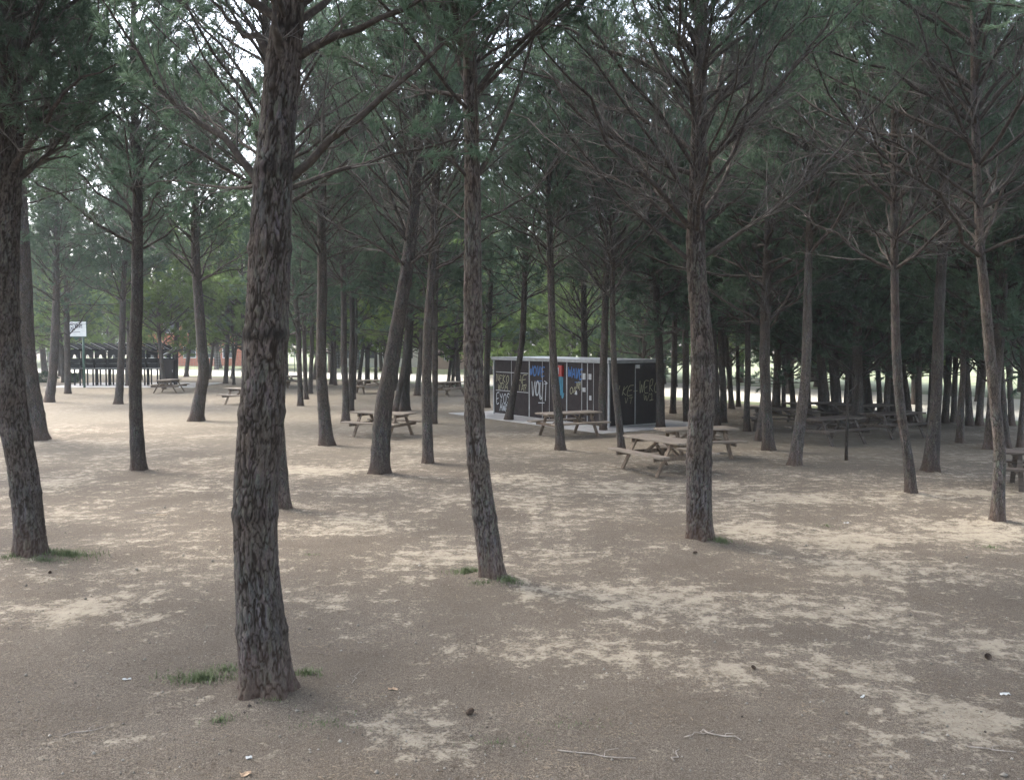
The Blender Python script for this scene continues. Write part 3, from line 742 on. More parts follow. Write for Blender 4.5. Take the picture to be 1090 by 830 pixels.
# ------------------------------------------------------------------ ground
def ground():
    xs = np.concatenate([[-900, -500, -300, -200, -140, -100], np.arange(-80, -16, 2.), np.arange(-16, 16.01, .13), np.arange(18, 80, 2.), [100, 140, 200, 300, 500, 900]])
    ys = np.concatenate([[-900, -400, -150, -60, -20, -8, 0, 3], np.arange(5, 26, .13), np.arange(26, 100, 1.2), [110, 130, 160, 200, 300, 500, 1200]])
    X, Y = np.meshgrid(xs, ys)
    Z = np.zeros_like(X)
    near = np.clip((28 - Y) / 10, 0, 1) * np.clip((Y - 3) / 3, 0, 1) * np.clip((17 - abs(X)) / 4, 0, 1)
    sand = np.zeros_like(X); bare = np.zeros_like(X)
    # sand patches, with light dapples painted in as paler ground (px, py, half width px, half height px, strength)
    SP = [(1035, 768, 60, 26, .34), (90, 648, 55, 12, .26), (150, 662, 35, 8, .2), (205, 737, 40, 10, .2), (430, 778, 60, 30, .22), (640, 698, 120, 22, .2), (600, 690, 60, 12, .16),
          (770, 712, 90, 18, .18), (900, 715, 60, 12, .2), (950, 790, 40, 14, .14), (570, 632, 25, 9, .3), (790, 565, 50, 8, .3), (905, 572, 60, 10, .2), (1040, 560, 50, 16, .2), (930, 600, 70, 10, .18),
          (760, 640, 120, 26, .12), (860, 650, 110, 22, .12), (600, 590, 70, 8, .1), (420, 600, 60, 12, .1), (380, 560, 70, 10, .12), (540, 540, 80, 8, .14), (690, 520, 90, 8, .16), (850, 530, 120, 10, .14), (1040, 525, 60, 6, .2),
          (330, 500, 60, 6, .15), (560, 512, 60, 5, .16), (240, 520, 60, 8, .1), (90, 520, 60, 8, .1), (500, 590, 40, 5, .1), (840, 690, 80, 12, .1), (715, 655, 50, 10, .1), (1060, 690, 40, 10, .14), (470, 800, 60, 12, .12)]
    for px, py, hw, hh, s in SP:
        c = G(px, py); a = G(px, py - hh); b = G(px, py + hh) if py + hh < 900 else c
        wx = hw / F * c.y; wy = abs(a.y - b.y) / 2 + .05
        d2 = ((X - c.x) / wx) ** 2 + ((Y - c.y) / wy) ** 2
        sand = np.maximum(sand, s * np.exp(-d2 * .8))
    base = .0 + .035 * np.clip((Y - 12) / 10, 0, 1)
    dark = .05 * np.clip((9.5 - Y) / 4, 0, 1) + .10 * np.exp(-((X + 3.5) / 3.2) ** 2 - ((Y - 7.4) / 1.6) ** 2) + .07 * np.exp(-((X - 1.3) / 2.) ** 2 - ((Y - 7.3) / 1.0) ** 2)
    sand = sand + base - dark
    # pale trodden clearing in the middle distance
    for i in range(X.shape[0]):
        for j in range(X.shape[1]):
            x = X[i, j]; y = Y[i, j]
            if near[i, j] > 0:
                Z[i, j] = gz(x, y)
            if y > 20:
                c = (1 if y > 30 else (y - 20) / 10)
                side = 1 / (1 + math.exp((x - 3.0 - .12 * (y - 28)) / 1.6))
                q = c * (.25 + .75 * side) * (.8 + .8 * mn.noise(Vector((x * .25, y * .16, 5))))
                if y > 33: q = q * 1. + .2 * side
                q += .8 * math.exp(-((x - 9.5) / 4.5) ** 2 - ((y - 26) / 4.5) ** 2)
                bare[i, j] = min(1, max(0, q * .95))
    V = np.stack([X, Y, Z], -1).reshape(-1, 3); ny, nx = X.shape
    ii = np.arange(ny - 1)[:, None] * nx; jj = np.arange(nx - 1)[None]
    Q = np.stack([ii + jj, ii + jj + 1, ii + nx + jj + 1, ii + nx + jj], -1).reshape(-1, 4)
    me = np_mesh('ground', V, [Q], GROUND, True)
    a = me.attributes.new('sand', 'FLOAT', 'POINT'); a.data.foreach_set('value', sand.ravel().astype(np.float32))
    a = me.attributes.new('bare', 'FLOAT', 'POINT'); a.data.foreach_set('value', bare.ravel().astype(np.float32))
    tag(link('ground', me), kind='structure')
ground()
def strip(name, off0, off1, z, m):
    # ribbon following the edge of the wood
    mb = MB(); P = [Vector((x, y, 0)) for x, y in EDGE]
    def offs(o):
        out = []
        for i, p in enumerate(P):
            t = (P[min(i + 1, len(P) - 1)] - P[max(i - 1, 0)]).normalized(); n = Vector((t.y, -t.x, 0))
            if n.y < 0 and n.x < 0: n = -n
            if n.x * .6 + n.y < 0: n = -n
            out.append(p + n * o)
        return out
    A = catmull(offs(off0), 60); B = catmull(offs(off1), 60)
    for i in range(60): mb.quad((A[i].x, A[i].y, z), (A[i + 1].x, A[i + 1].y, z), (B[i + 1].x, B[i + 1].y, z), (B[i].x, B[i].y, z))
    tag(mb.build(name, m), kind='structure')
strip('grass_verge', 0, 1.6, .006, DRYG)
strip('road', 1.6, 14, .012, DUSTY)
strip('open_ground', 14, 120, .008, DRYG)

# ------------------------------------------------------------------ picnic tables
def make_table():
    root = empty('picnic_table')
    m = MB(); L = 2.05
    for i in range(5): m.box((0, -.304 + i * .152, .728), (L + (.01 if i % 2 else -.006), .144, .044))
    m.build('tabletop', WOOD, root, bevel=.004)
    for s in (-1, 1):
        m = MB()
        for i in range(2): m.box((0, s * (.63 + i * .138), .448), (L + (.008 if i else -.008), .13, .046))
        m.build('bench_seat', WOOD, root, bevel=.004)
    for sx in (-1, 1):
        x = sx * .66
        for s in (-1, 1):
            m = MB(); m.bar((x, s * .24, .703), (x, s * .66, -.02), .045, .095, (1, 0, 0)); m.build('leg', WOODL, root, bevel=.003)
        m = MB(); m.box((x + sx * .048, 0, .378), (.044, 1.56, .092)); m.build('seat_beam', WOODL, root, bevel=.003)
        m = MB(); m.box((x + sx * .048, 0, .659), (.044, .70, .090)); m.build('top_beam', WOODL, root, bevel=.003)
        m = MB(); m.bar((sx * .10, 0, .69), (x - sx * .03, 0, .37), .045, .075, (0, 1, 0)); m.build('brace', WOODL, root)
    return root
TT = make_table(); DARKM = {}
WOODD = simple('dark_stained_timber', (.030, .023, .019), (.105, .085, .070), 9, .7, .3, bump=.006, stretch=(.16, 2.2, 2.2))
TABLES = [
 (3.45, 20.4, 118, 'nearest picnic table, end-on and half hidden behind the scarred pine'),
 (4.75, 22.9, 14, 'picnic table directly behind the nearest one, at the hut corner side'),
 (1.78, 27.9, 30, 'picnic table standing side-on in front of the graffiti hut'),
 (-4.05, 27.9, -27, 'grey picnic table behind the pale leaning pine on the left'),
 (-19.7, 51.2, 92, 'picnic table at the right end of the black barbecues, seen end-on'),
 (-12.5, 41.8, -28, 'picnic table half hidden by the left edge of the big foreground trunk'),
 (-7.95, 50.5, 28, 'far picnic table in the clearing behind the pale leaning pine'),
 (-3.5, 48.2, 55, 'far picnic table between the slim grey pine and the central leaning pine'),
 (-14.2, 56.5, 60, 'farthest small dark picnic table just right of the big foreground trunk'),
 (9.35, 26.0, 28, 'front picnic table of the right-hand cluster, behind the sapling'),
 (11.85, 27.7, 24, 'rightmost picnic table of the right-hand cluster, slightly turned'),
 (8.9, 29.6, -30, 'left rear picnic table of the right-hand cluster, beside the leaning pine'),
 (10.9, 32.2, 8, 'small rear picnic table of the right-hand cluster, second row'),
 (12.3, 31.2, 14, 'small rear picnic table behind the rightmost table of the cluster'),
 (10.95, 17.9, -22, 'dark picnic table cut off by the right edge of the picture'),
]
for i, (x, y, a, lab) in enumerate(TABLES):
    o = TT if i == 0 else copy_tree(TT)
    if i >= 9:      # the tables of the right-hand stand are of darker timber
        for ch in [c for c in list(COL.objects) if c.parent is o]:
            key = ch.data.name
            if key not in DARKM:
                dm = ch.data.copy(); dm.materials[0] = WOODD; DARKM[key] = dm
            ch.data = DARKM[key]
    o.location = (x, y, gz(x, y)); o.rotation_euler = (0, 0, R(a)); tag(o, lab, 'picnic table', 'wooden picnic tables under the pines')

# ------------------------------------------------------------------ hut
GLY = {
 'A': [[(0, 0), (.45, 1), (.9, 0)], [(.18, .4), (.75, .4)]], 'E': [[(.8, 1), (0, .95), (.05, 0), (.8, .05)], [(.02, .5), (.6, .55)]],
 'I': [[(.3, 1), (.3, 0)]], 'K': [[(.05, 1), (0, 0)], [(.75, 1), (.05, .45), (.8, 0)]], 'L': [[(.1, 1), (0, 0), (.7, .05)]],
 'N': [[(0, 0), (.05, 1), (.75, .05), (.8, 1)]], 'O': [[(.4, 1), (.05, .7), (.1, .2), (.4, 0), (.75, .25), (.75, .75), (.4, 1)]],
 'R': [[(.05, 0), (0, 1), (.6, .95), (.65, .6), (.05, .5), (.8, 0)]], 'S': [[(.75, .9), (.3, 1), (.05, .75), (.7, .35), (.4, 0), (0, .15)]],
 'T': [[(0, 1), (.9, .95)], [(.45, 1), (.45, -.2)]], 'U': [[(0, 1), (.1, .1), (.6, 0), (.75, 1)]], 'V': [[(0, 1), (.35, 0), (.75, 1)]],
 'W': [[(0, 1), (.2, 0), (.45, .7), (.7, 0), (.95, 1)]], 'Y': [[(0, 1), (.4, .5), (.8, 1)], [(.4, .5), (.35, -.1)]], '-': [[(.05, .45), (.7, .55)]],
 '1': [[(.1, .75), (.4, 1), (.4, 0), (.1, 0), (.75, 0)]], '_': [[(0, .1), (2.4, .2)]],
}
def graffiti(word, org, ux, nrm, w, h, m, parent, th=.035, seed=0, slant=.1, name='graffiti_tag', passes=1):
    """strokes as thin raised ribbons on a wall; org lower left, ux unit vector along the wall"""
    th *= .66; rng = np.random.RandomState(seed); mb = MB(); cw = w / max(1, len(word)); uz = Vector((0, 0, 1)); lay = 0
    for ci, ch in enumerate(word):
        if ch not in GLY: continue
        dy = rng.normal() * .06 * h
        for p_ in range(passes):
            for st in GLY[ch]:
                lay += 1
                pts = [(ci * cw + (a * .92 + slant * b) * cw + rng.normal() * .045 * cw, b * h + dy + rng.normal() * .05 * h) for a, b in st]
                if len(pts) > 2:
                    cc = catmull([(a, b, 0) for a, b in pts], 5 * len(pts)); pts = [(c.x, c.y) for c in cc]
                off = .004 + (lay % 9) * .0006
                for i in range(len(pts)):
                    a = pts[max(0, i - 1)]; b = pts[min(len(pts) - 1, i + 1)]; dx, dz = b[0] - a[0], b[1] - a[1]; l = math.hypot(dx, dz) + 1e-6
                    ox, oz = -dz / l * th / 2, dx / l * th / 2; x, z = pts[i]
                    for s in (1, -1): mb.v.append(org + ux * (x + s * ox) + uz * (z + s * oz) + nrm * off)
                n = len(pts); b0 = len(mb.v) - 2 * n
                for i in range(n - 1): mb.f.append((b0 + 2 * i, b0 + 2 * i + 1, b0 + 2 * i + 3, b0 + 2 * i + 2))
    return mb.build(name, m, parent)

def hut():
    C = G(648, 455.5); Lf = G(526.5, 440.5); C.z = Lf.z = 0
    ux = (C - Lf).normalized(); Ll = (C - Lf).length; nr = Vector((ux.y, -ux.x, 0))      # front normal towards the viewer
    if nr.y > 0: nr = -nr
    vx = -nr; Rr = (G(697, 451) - C).length
    back = C + vx * Rr; H = 2.2
    root = empty('kiosk_hut', C); tag(root, 'low dark brown flat-roofed hut covered with graffiti tags, behind the picnic tables', 'hut')
    O = lambda p: p - C
    def wall_box(mb, a, b, z0, z1, n, t0, t1):
        a = O(a); b = O(b); c = (a + b) / 2 + n * (t0 + t1) / 2; d = (b - a); x = d.normalized()
        rot = Matrix((x, Vector((-x.y, x.x, 0)), Vector((0, 0, 1)))).transposed()
        mb.box((c.x, c.y, (z0 + z1) / 2), (d.length, abs(t1 - t0), z1 - z0), rot)
    # shell
    wl = MB(); wall_box(wl, Lf, C, .06, H, nr, -.08, 0); w1 = wl.build('wall', PANEL, root)
    wr = MB(); nr2 = ux; wall_box(wr, C + vx * .002, back, .06, H, nr2, -.08, 0); w2 = wr.build('wall', PANEL2, root)
    bk = MB(); wall_box(bk, Lf + vx * Rr, back - ux * .09, .06, H, vx, -.08, 0); bk.build('wall', PANEL2, root)
    lw = MB(); wall_box(lw, Lf + vx * .09, Lf + vx * (Rr - .09), .06, H, -ux, -.08, 0); lw.build('wall', PANEL2, root)
    pl = MB(); cc = O((Lf + back) / 2); rot = Matrix((ux, vx, Vector((0, 0, 1)))).transposed(); pl.box((cc.x, cc.y, .028), (Ll - .06, Rr - .06, .06), rot); pl.build('plinth', CONC, root)
    rf_ = MB(); rf_.box((cc.x, cc.y, H + .055), (Ll + .2, Rr + .2, .10), rot); r = rf_.build('roof', STEEL, root, bevel=.01)
    ft = MB(); ft.box((cc.x, cc.y, H + .108), (Ll + .27, Rr + .27, .024), rot); ft.build('flashing', STEEL, r)
    # posts at the corners
    for p, sx, sy in ((C, 1, -1), (back, 1, 1), (Lf, -1, -1)):
        q = O(p) + ux * sx * .012 + nr * .012 * (-sy) * (-1 if sy > 0 else 1) * (1 if sy < 0 else 1)
        m = MB(); m.box((q.x, q.y, H / 2 + .0), (.06, .06, H - .02), rot); m.build('corner_post', STEEL, root)
    # joints on the long wall
    def fx(px):   # fraction along the long wall for a pixel column
        lo, hi = 0., 1.
        for _ in range(40):
            mid = (lo + hi) / 2; p = Lf.lerp(C, mid); X = CX + F * p.x / p.y
            if X < px: lo = mid
            else: hi = mid
        return lo * Ll
    def vj(px, w=.03, z0=.07, z1=H - .01, mm=STEEL):
        q = O(Lf + ux * fx(px)) + nr * .006; m = MB(); m.box((q.x, q.y, (z0 + z1) / 2), (w, .012, z1 - z0), rot); m.build('joint_strip', mm, w1)
    for px, w in ((544.5, .02), (563.5, .055), (577.5, .018), (585, .02), (603.5, .05), (619.5, .022), (625.5, .03), (632, .014), (641, .014)): vj(px, w)
    def hj(px0, px1, z, w=.03):
        a = fx(px0); b = fx(px1); q = O(Lf + ux * (a + b) / 2) + nr * .0045; m = MB(); m.box((q.x, q.y, z), (b - a, .009, w), rot); m.build('joint_strip', STEEL, w1)
    hj(527.8, 562.5, 1.72); hj(527.8, 562.5, .98)
    q = O(C + vx * (Rr * .5)) + nr2 * .006; m = MB(); m.box((q.x, q.y, H / 2), (.012, .035, H - .15), rot); m.build('joint_strip', STEEL, w2)
    q = O(C + vx * (Rr * .53)) + nr2 * .04; m = MB(); m.box((q.x, q.y, H - .12), (.08, .16, .12), rot); m.build('wall_lamp', PALESTEEL, w2, bevel=.01)
    # red box with a white mark, notices
    def plate(px, z, w, h, d, mm, nm):
        q = O(Lf + ux * fx(px)) + nr * (.008 + d / 2); m = MB(); m.box((q.x, q.y, z), (w, d, h), rot); return m.build(nm, mm, w1, bevel=.004 if d > .02 else 0)
    rb = plate(597, 1.88, .36, .40, .10, REDB, 'red_cabinet')
    q = O(Lf + ux * fx(597)) + nr * .112; m = MB(); m.box((q.x - .02, q.y, 1.88), (.09, .006, .24), rot); m.build('white_mark', P_WHITE, rb)
    for px, z, w, h in ((622, 1.72, .16, .22), (628.3, 1.72, .15, .2), (622, 1.25, .17, .15), (628.8, .98, .12, .16)): plate(px, z, w, h, .008, STEEL, 'notice')
    g = lambda word, px0, px1, z, h, mm, **k: graffiti(word, O(Lf + ux * fx(px0)) + Vector((0, 0, z)), ux, nr, fx(px1) - fx(px0), h, mm, w1, **k)
    g('NEKO', 528.5, 542.5, 1.30, .30, P_YEL, th=.032, seed=1); g('WOA', 530, 541, 1.03, .24, P_YEL, th=.028, seed=2)
    g('AE', 551.5, 561.5, 1.28, .34, P_YEL, th=.03, seed=3); g('IAY', 552, 561, 1.04, .24, P_YEL, th=.028, seed=4)
    g('EYOS', 528.5, 543.5, .44, .40, P_WHITE, th=.05, seed=5); g('AWA', 532, 541, .16, .30, P_WHITE, th=.05, seed=6)
    g('WOVE', 563.5, 580.5, 1.64, .34, P_BLUE, th=.06, seed=7, passes=3); g('_', 571, 574, 1.46, .1, P_BLUE, th=.04, seed=8)
    g('VOUT', 566, 583.5, .88, .56, P_WHITE, th=.055, seed=9, passes=2); g('_', 573, 576, .62, .1, P_WHITE, th=.05, seed=10)
    g('WAVE', 605, 621, 1.66, .33, P_BLUE, th=.06, seed=11, passes=3); g('_', 612, 615, 1.48, .1, P_BLUE, th=.04, seed=12)
    g('VIL', 594, 601, .95, .72, P_TEAL, th=.12, seed=13, passes=2)
    g('NY', 614, 619, 1.25, .26, P_YEL, th=.03, seed=14); g('OA', 607, 614, 1.08, .24, P_YEL, th=.03, seed=15); g('A', 612.5, 614.5, 1.06, .12, P_WHITE, th=.09, seed=16)
    # right-hand wall
    def g2(word, f0, f1, z, h, mm, **k):
        graffiti(word, O(C + vx * Rr * f0) + nr2 * .002 + Vector((0, 0, z)), vx, nr2, Rr * (f1 - f0), h, mm, w2, **k)
    g2('IKE', .14, .46, 1.08, .34, P_YEL, th=.03, seed=20, slant=.3); g2('-', .45, .60, 1.12, .2, P_YEL, th=.028, seed=21); g2('WERO', .58, .97, 1.16, .40, P_YEL, th=.03, seed=22, slant=.2)
    g2('W1', .66, .90, .88, .24, P_YEL, th=.026, seed=23); g2('VT', .3, .46, .82, .18, P_YEL, th=.024, seed=24)
    # concrete apron
    a = MB(); c2 = (Lf + back) / 2; a.box((c2.x, c2.y, -.02), (Ll + 2.6, Rr + 2.8, .07), rot)
    tag(a.build('concrete_apron', CONC), kind='structure')
hut()

# ------------------------------------------------------------------ barbecues
def make_bbq():
    root = empty('barbecue'); W = .80; D = .62
    for sx in (-1, 1):
        for sy in (-1, 1):
            m = MB(); m.box((sx * (W / 2 - .05), sy * (D / 2 - .05), .53), (.075, .075, 1.06)); m.build('leg', BLACKM, root)
    m = MB()
    m.box((0, 0, 1.085), (W, D, .04)); m.box((0, D / 2 - .02, 1.44), (W, .03, .66)); m.box((0, -D / 2 + .02, 1.60), (W - .064, .03, .30)); m.box((-W / 2 + .015, 0, 1.44), (.03, D - .07, .66)); m.box((W / 2 - .015, 0, 1.44), (.03, D - .07, .66)); m.box((0, -D / 2 + .02, 1.26), (W - .064, .03, .30))
    m.build('fire_box', BLACKM, root)
    m = MB(); m.box((0, -D / 2 - .10, 1.13), (W, .16, .03)); m.build('shelf', STEEL, root)
    m = MB()
    for i in range(9): m.box((-W / 2 + .09 + i * .078, -.02, 1.44), (.012, D - .12, .012))
    m.build('grill_rack', STEEL, root)
    # hood: two side cheeks leaning together with an arched opening between them
    m = MB()
    for yy in (-D / 2 + .03,):
        n = 10
        for i in range(n):
            a0 = math.pi * i / n; a1 = math.pi * (i + 1) / n
            x0, z0 = math.cos(a0) * .13, 1.80 + math.sin(a0) * .24; x1, z1 = math.cos(a1) * .13, 1.80 + math.sin(a1) * .24
            X0 = math.copysign(min(.40, abs(math.cos(a0)) * .62), math.cos(a0)); X1 = math.copysign(min(.40, abs(math.cos(a1)) * .62), math.cos(a1))
            Z0 = 1.78 + math.sin(a0) * .60; Z1 = 1.78 + math.sin(a1) * .60
            b = len(m.v)
            for y_ in (yy, yy + .05): m.v += [Vector((x0, y_, z0)), Vector((x1, y_, z1)), Vector((X1, y_, Z1)), Vector((X0, y_, Z0))]
            m.f += [(b, b + 1, b + 2, b + 3), (b + 7, b + 6, b + 5, b + 4), (b, b + 4, b + 5, b + 1), (b + 2, b + 6, b + 7, b + 3)]
    m.build('hood', BLACKM, root)
    m = MB()
    for s in (-1, 1): m.box((.33, s * .22, 2.10), (.05, .05, .76))
    m.build('roof_post', BLACKM, root)
    m = MB(); m.bar((-.54, 0, 2.74), (.44, 0, 2.32), .95, .11, (0, 0, 1)); m.build('roof_plate', BLACKM, root)
    m = MB(); m.bar((-.54, -.49, 2.80), (.44, -.49, 2.38), .02, .022); m.build('roof_edge', STEEL, root)
    return root
bb = make_bbq(); bx0 = at(80, 409, 58.5).x; bx1 = at(178, 409, 58.5).x
WD = ['leftmost', 'second', 'third', 'fourth', 'fifth', 'sixth', 'seventh', 'rightmost']
for i in range(8):
    o = bb if i == 0 else copy_tree(bb)
    x = bx0 + (bx1 - bx0) * (i + .2) / 7.6; o.location = (x, 58.5 + i * .12, .03); o.rotation_euler = (0, 0, R(-6))
    tag(o, ('%s black iron barbecue of the row under the trees' % WD[i]) if i in (0, 7) else '%s black iron barbecue from the left in the row on thin legs' % WD[i], 'barbecue', 'row of black barbecues')
def cabinet():
    p = at(182, 409, 58.2); root = empty('metal_cabinet', (p.x, p.y, .03)); tag(root, 'dark brown boxy metal cabinet at the right end of the barbecues', 'cabinet')
    m = MB(); m.box((0, 0, .95), (.72, .6, 1.5)); m.build('body', PANEL, root, bevel=.01)
    m = MB(); m.box((0, -.312, .95), (.62, .02, 1.36)); d = m.build('door', PANEL2, root)
    m = MB(); m.box((.24, -.335, .98), (.03, .03, .16)); m.build('handle', STEEL, d)
    for sx in (-1, 1):
        m = MB(); m.box((sx * .3, 0, .1), (.08, .5, .2)); m.build('foot', BLACKM, root)
    m = MB(); m.bar((-.36, 0, 2.0), (.42, 0, 2.52), .62, .05); m.build('lid', PALESTEEL, root)
    m = MB(); m.bar((-.05, 0, 1.7), (.05, 0, 2.22), .05, .05); m.build('lid_prop', BLACKM, root)
cabinet()
a = MB(); p0 = at(60, 409, 58); p1 = at(215, 409, 58); a.box(((p0.x + p1.x) / 2, 59.6, -.01), (p1.x - p0.x, 6.4, .07)); tag(a.build('barbecue_pavement', CONC), kind='structure')

# green post with white board
def board():
    b = G(90, 412.5); root = empty('notice_board', b); tag(root, 'white rectangular board covered in dark scrawls on a tall green post', 'sign')
    m = MB(); m.tube([(0, 0, -.05), (0, 0, 3.2)], .075, 10); m.build('post', GREENM, root, True)
    s = b.y / F; w = 21 * s; h = 15.5 * s; cz = 3 + (362 - 350.3) * s; cx = (84 - 90) * s
    m = MB(); m.box((cx, -.12, cz), (w, .04, h)); bd = m.build('board', WHITEM, root, bevel=.005)
    m = MB()
    for sx in (-1, 1): m.box((cx + sx * (w / 2 + .022), -.12, cz), (.04, .06, h + .08))
    for sz in (-1, 1): m.box((cx, -.12, cz + sz * (h / 2 + .022)), (w, .06, .04))
    m.build('frame', GREENM, bd)
    m = MB(); m.bar((0, -.02, cz - h / 2), (cx, -.07, cz + .1), .05, .05); m.bar((0, -.02, 3.1), (cx, -.06, cz - .2), .05, .05); m.build('bracket', GREENM, root)
    m = MB(); m.quad((cx - .26, -.13, cz - h / 2 - .05), (cx + .22, -.13, cz - h / 2 - .05), (cx - .02, -.13, cz - h / 2 - .26)); m.v += [v + Vector((0, .03, 0)) for v in m.v[:3]]; m.f += [(5, 4, 3), (0, 3, 4, 1), (1, 4, 5, 2), (2, 5, 3, 0)]; m.build('bracket_plate', GREENM, root)
    X = Vector((1, 0, 0)); Nn = Vector((0, -1, 0))
    for wd, ox, oz, ww, hh, sd in (('SOK', -.35, .05, .8, .28, 1), ('WEA', -.1, .12, .5, .22, 2), ('_', -.4, -.22, .3, .1, 3), ('VAN', -.55, -.12, .5, .2, 4)):
        graffiti(wd, Vector((cx + ox, -.142, cz + oz)), X, Nn, ww, hh, P_DARK, bd, th=.045, seed=sd, name='scrawl')
board()

# low dark bushes left of the barbecues
def bush(px, py, w, h, lab, seed):
    b = G(px, py); rng = np.random.RandomState(seed); M_ = 2600
    P = rng.normal(size=(M_, 3)); P = norm(P) * rng.uniform(.55, 1, (M_, 1)) ** .4
    P = P * np.array([w / 2, w / 3, h * .62]) + np.array([0, 0, h * .4]); P[:, 2] = np.abs(P[:, 2]) + .02
    P += np.array([[mn.noise(Vector(p * 2.3)) * .25 for _ in range(3)] for p in P]) * np.array([1, 1, .5])
    d = norm(rng.normal(size=(M_, 3))); s = norm(np.cross(d, rng.normal(size=(M_, 3))))
    V = np.stack([P - s * .035, P + s * .035, P + d * .11], 1).reshape(-1, 3); V[:, 2] = np.maximum(V[:, 2], .0)
    root = empty('bush', b); tag(root, lab, 'bush'); link('foliage', np_mesh('foliage', V, [np.arange(len(V)).reshape(-1, 3)], BUSH), root)
    m = MB()
    for q in range(7):
        a = q * .9; m.tube([(0, 0, 0), (math.cos(a) * w * .16, math.sin(a) * w * .12, h * .3), (math.cos(a) * w * .33, math.sin(a) * w * .22, h * .62)], [.03, .02, .01], 5)
    m.build('stems', TWIG, root)
bush(48, 407, 1.7, .75, 'low dark green bush left of the green post', 1)
bush(76, 407, 1.3, .65, 'low dark bush at the foot of the green post', 2)

# wire fence beyond the left side
def fence(x0, y0, x1, y1, lab, H=1.9):
    root = empty('wire_fence', (x0, y0, 0)); tag(root, lab, 'fence')
    d = Vector((x1 - x0, y1 - y0, 0)); L = d.length; d.normalize(); n = int(L / 3.2)
    for i in range(n + 1):
        p = d * (L * i / n); m = MB(); m.tube([p, p + Vector((0, 0, H))], .035, 6); m.build('post', GREENM, root, True)
    m = MB()
    for z in (.08, H - .05): m.bar((0, 0, z), tuple(d * L + Vector((0, 0, z))), .03, .03)
    m.build('rail', GREENM, root)
    m = MB(); k = int(L / .28)
    for i in range(k): p = d * (L * i / k); m.bar(tuple(p + Vector((0, 0, .08))), tuple(p + Vector((0, 0, H - .05))), .012, .012, (1, 0, 0))
    for i in range(7): m.bar((0, 0, .2 + i * .25), tuple(d * L + Vector((0, 0, .2 + i * .25))), .012, .012)
    m.build('wire_mesh', STEEL, root)
fence(-62, 95.5, -14, 82, 'green wire mesh fence beyond the barbecues at the left')

# buildings
def building(px0, px1, Y, H, m_wall, lab, name='building', roof=True, ring=False, depth=9, nwin=5, floors=1):
    x0 = at(px0, 380, Y).x; x1 = at(px1, 380, Y).x; W = x1 - x0; root = empty(name, ((x0 + x1) / 2, Y + depth / 2, 0)); tag(root, lab, 'building')
    m = MB(); m.box((0, 0, H / 2), (W, depth, H)); w = m.build('wall', m_wall, root)
    if roof:
        m = MB(); a = H + .02; e = .5
        m.v += [Vector(q) for q in ((-W / 2 - e, -depth / 2 - e, a), (W / 2 + e, -depth / 2 - e, a), (W / 2 + e, depth / 2 + e, a), (-W / 2 - e, depth / 2 + e, a), (-W / 2 + depth / 3, 0, a + 1.7), (W / 2 - depth / 3, 0, a + 1.7))]
        m.f += [(0, 1, 5, 4), (2, 3, 4, 5), (1, 2, 5), (3, 0, 4), (3, 2, 1, 0)]; m.build('roof', ROOFT, root)
    for fl in range(floors):
        for i in range(nwin):
            x = -W / 2 + W * (i + .5) / nwin; z = 1.6 + fl * 2.9
            m = MB(); m.box((x, -depth / 2 - .03, z), (1.5, .06, 1.4)); f = m.build('window', WHITEW, root)
            m = MB(); m.box((x, -depth / 2 - .066, z), (1.3, .012, 1.2)); m.build('pane', GLASSD, f)
    return root
building(150, 275, 104, 5.6, BRICK, 'orange-red building glimpsed between the pines left of the big trunk', nwin=6, floors=2)
building(366, 462, 99, 3.1, WHITEW, 'long low whitewashed building behind the clearing', roof=False, depth=6, nwin=5)
building(463, 532, 92, 3.1, PINKW, 'pale pink low building at the left of the graffiti hut', roof=False, depth=6, nwin=2)

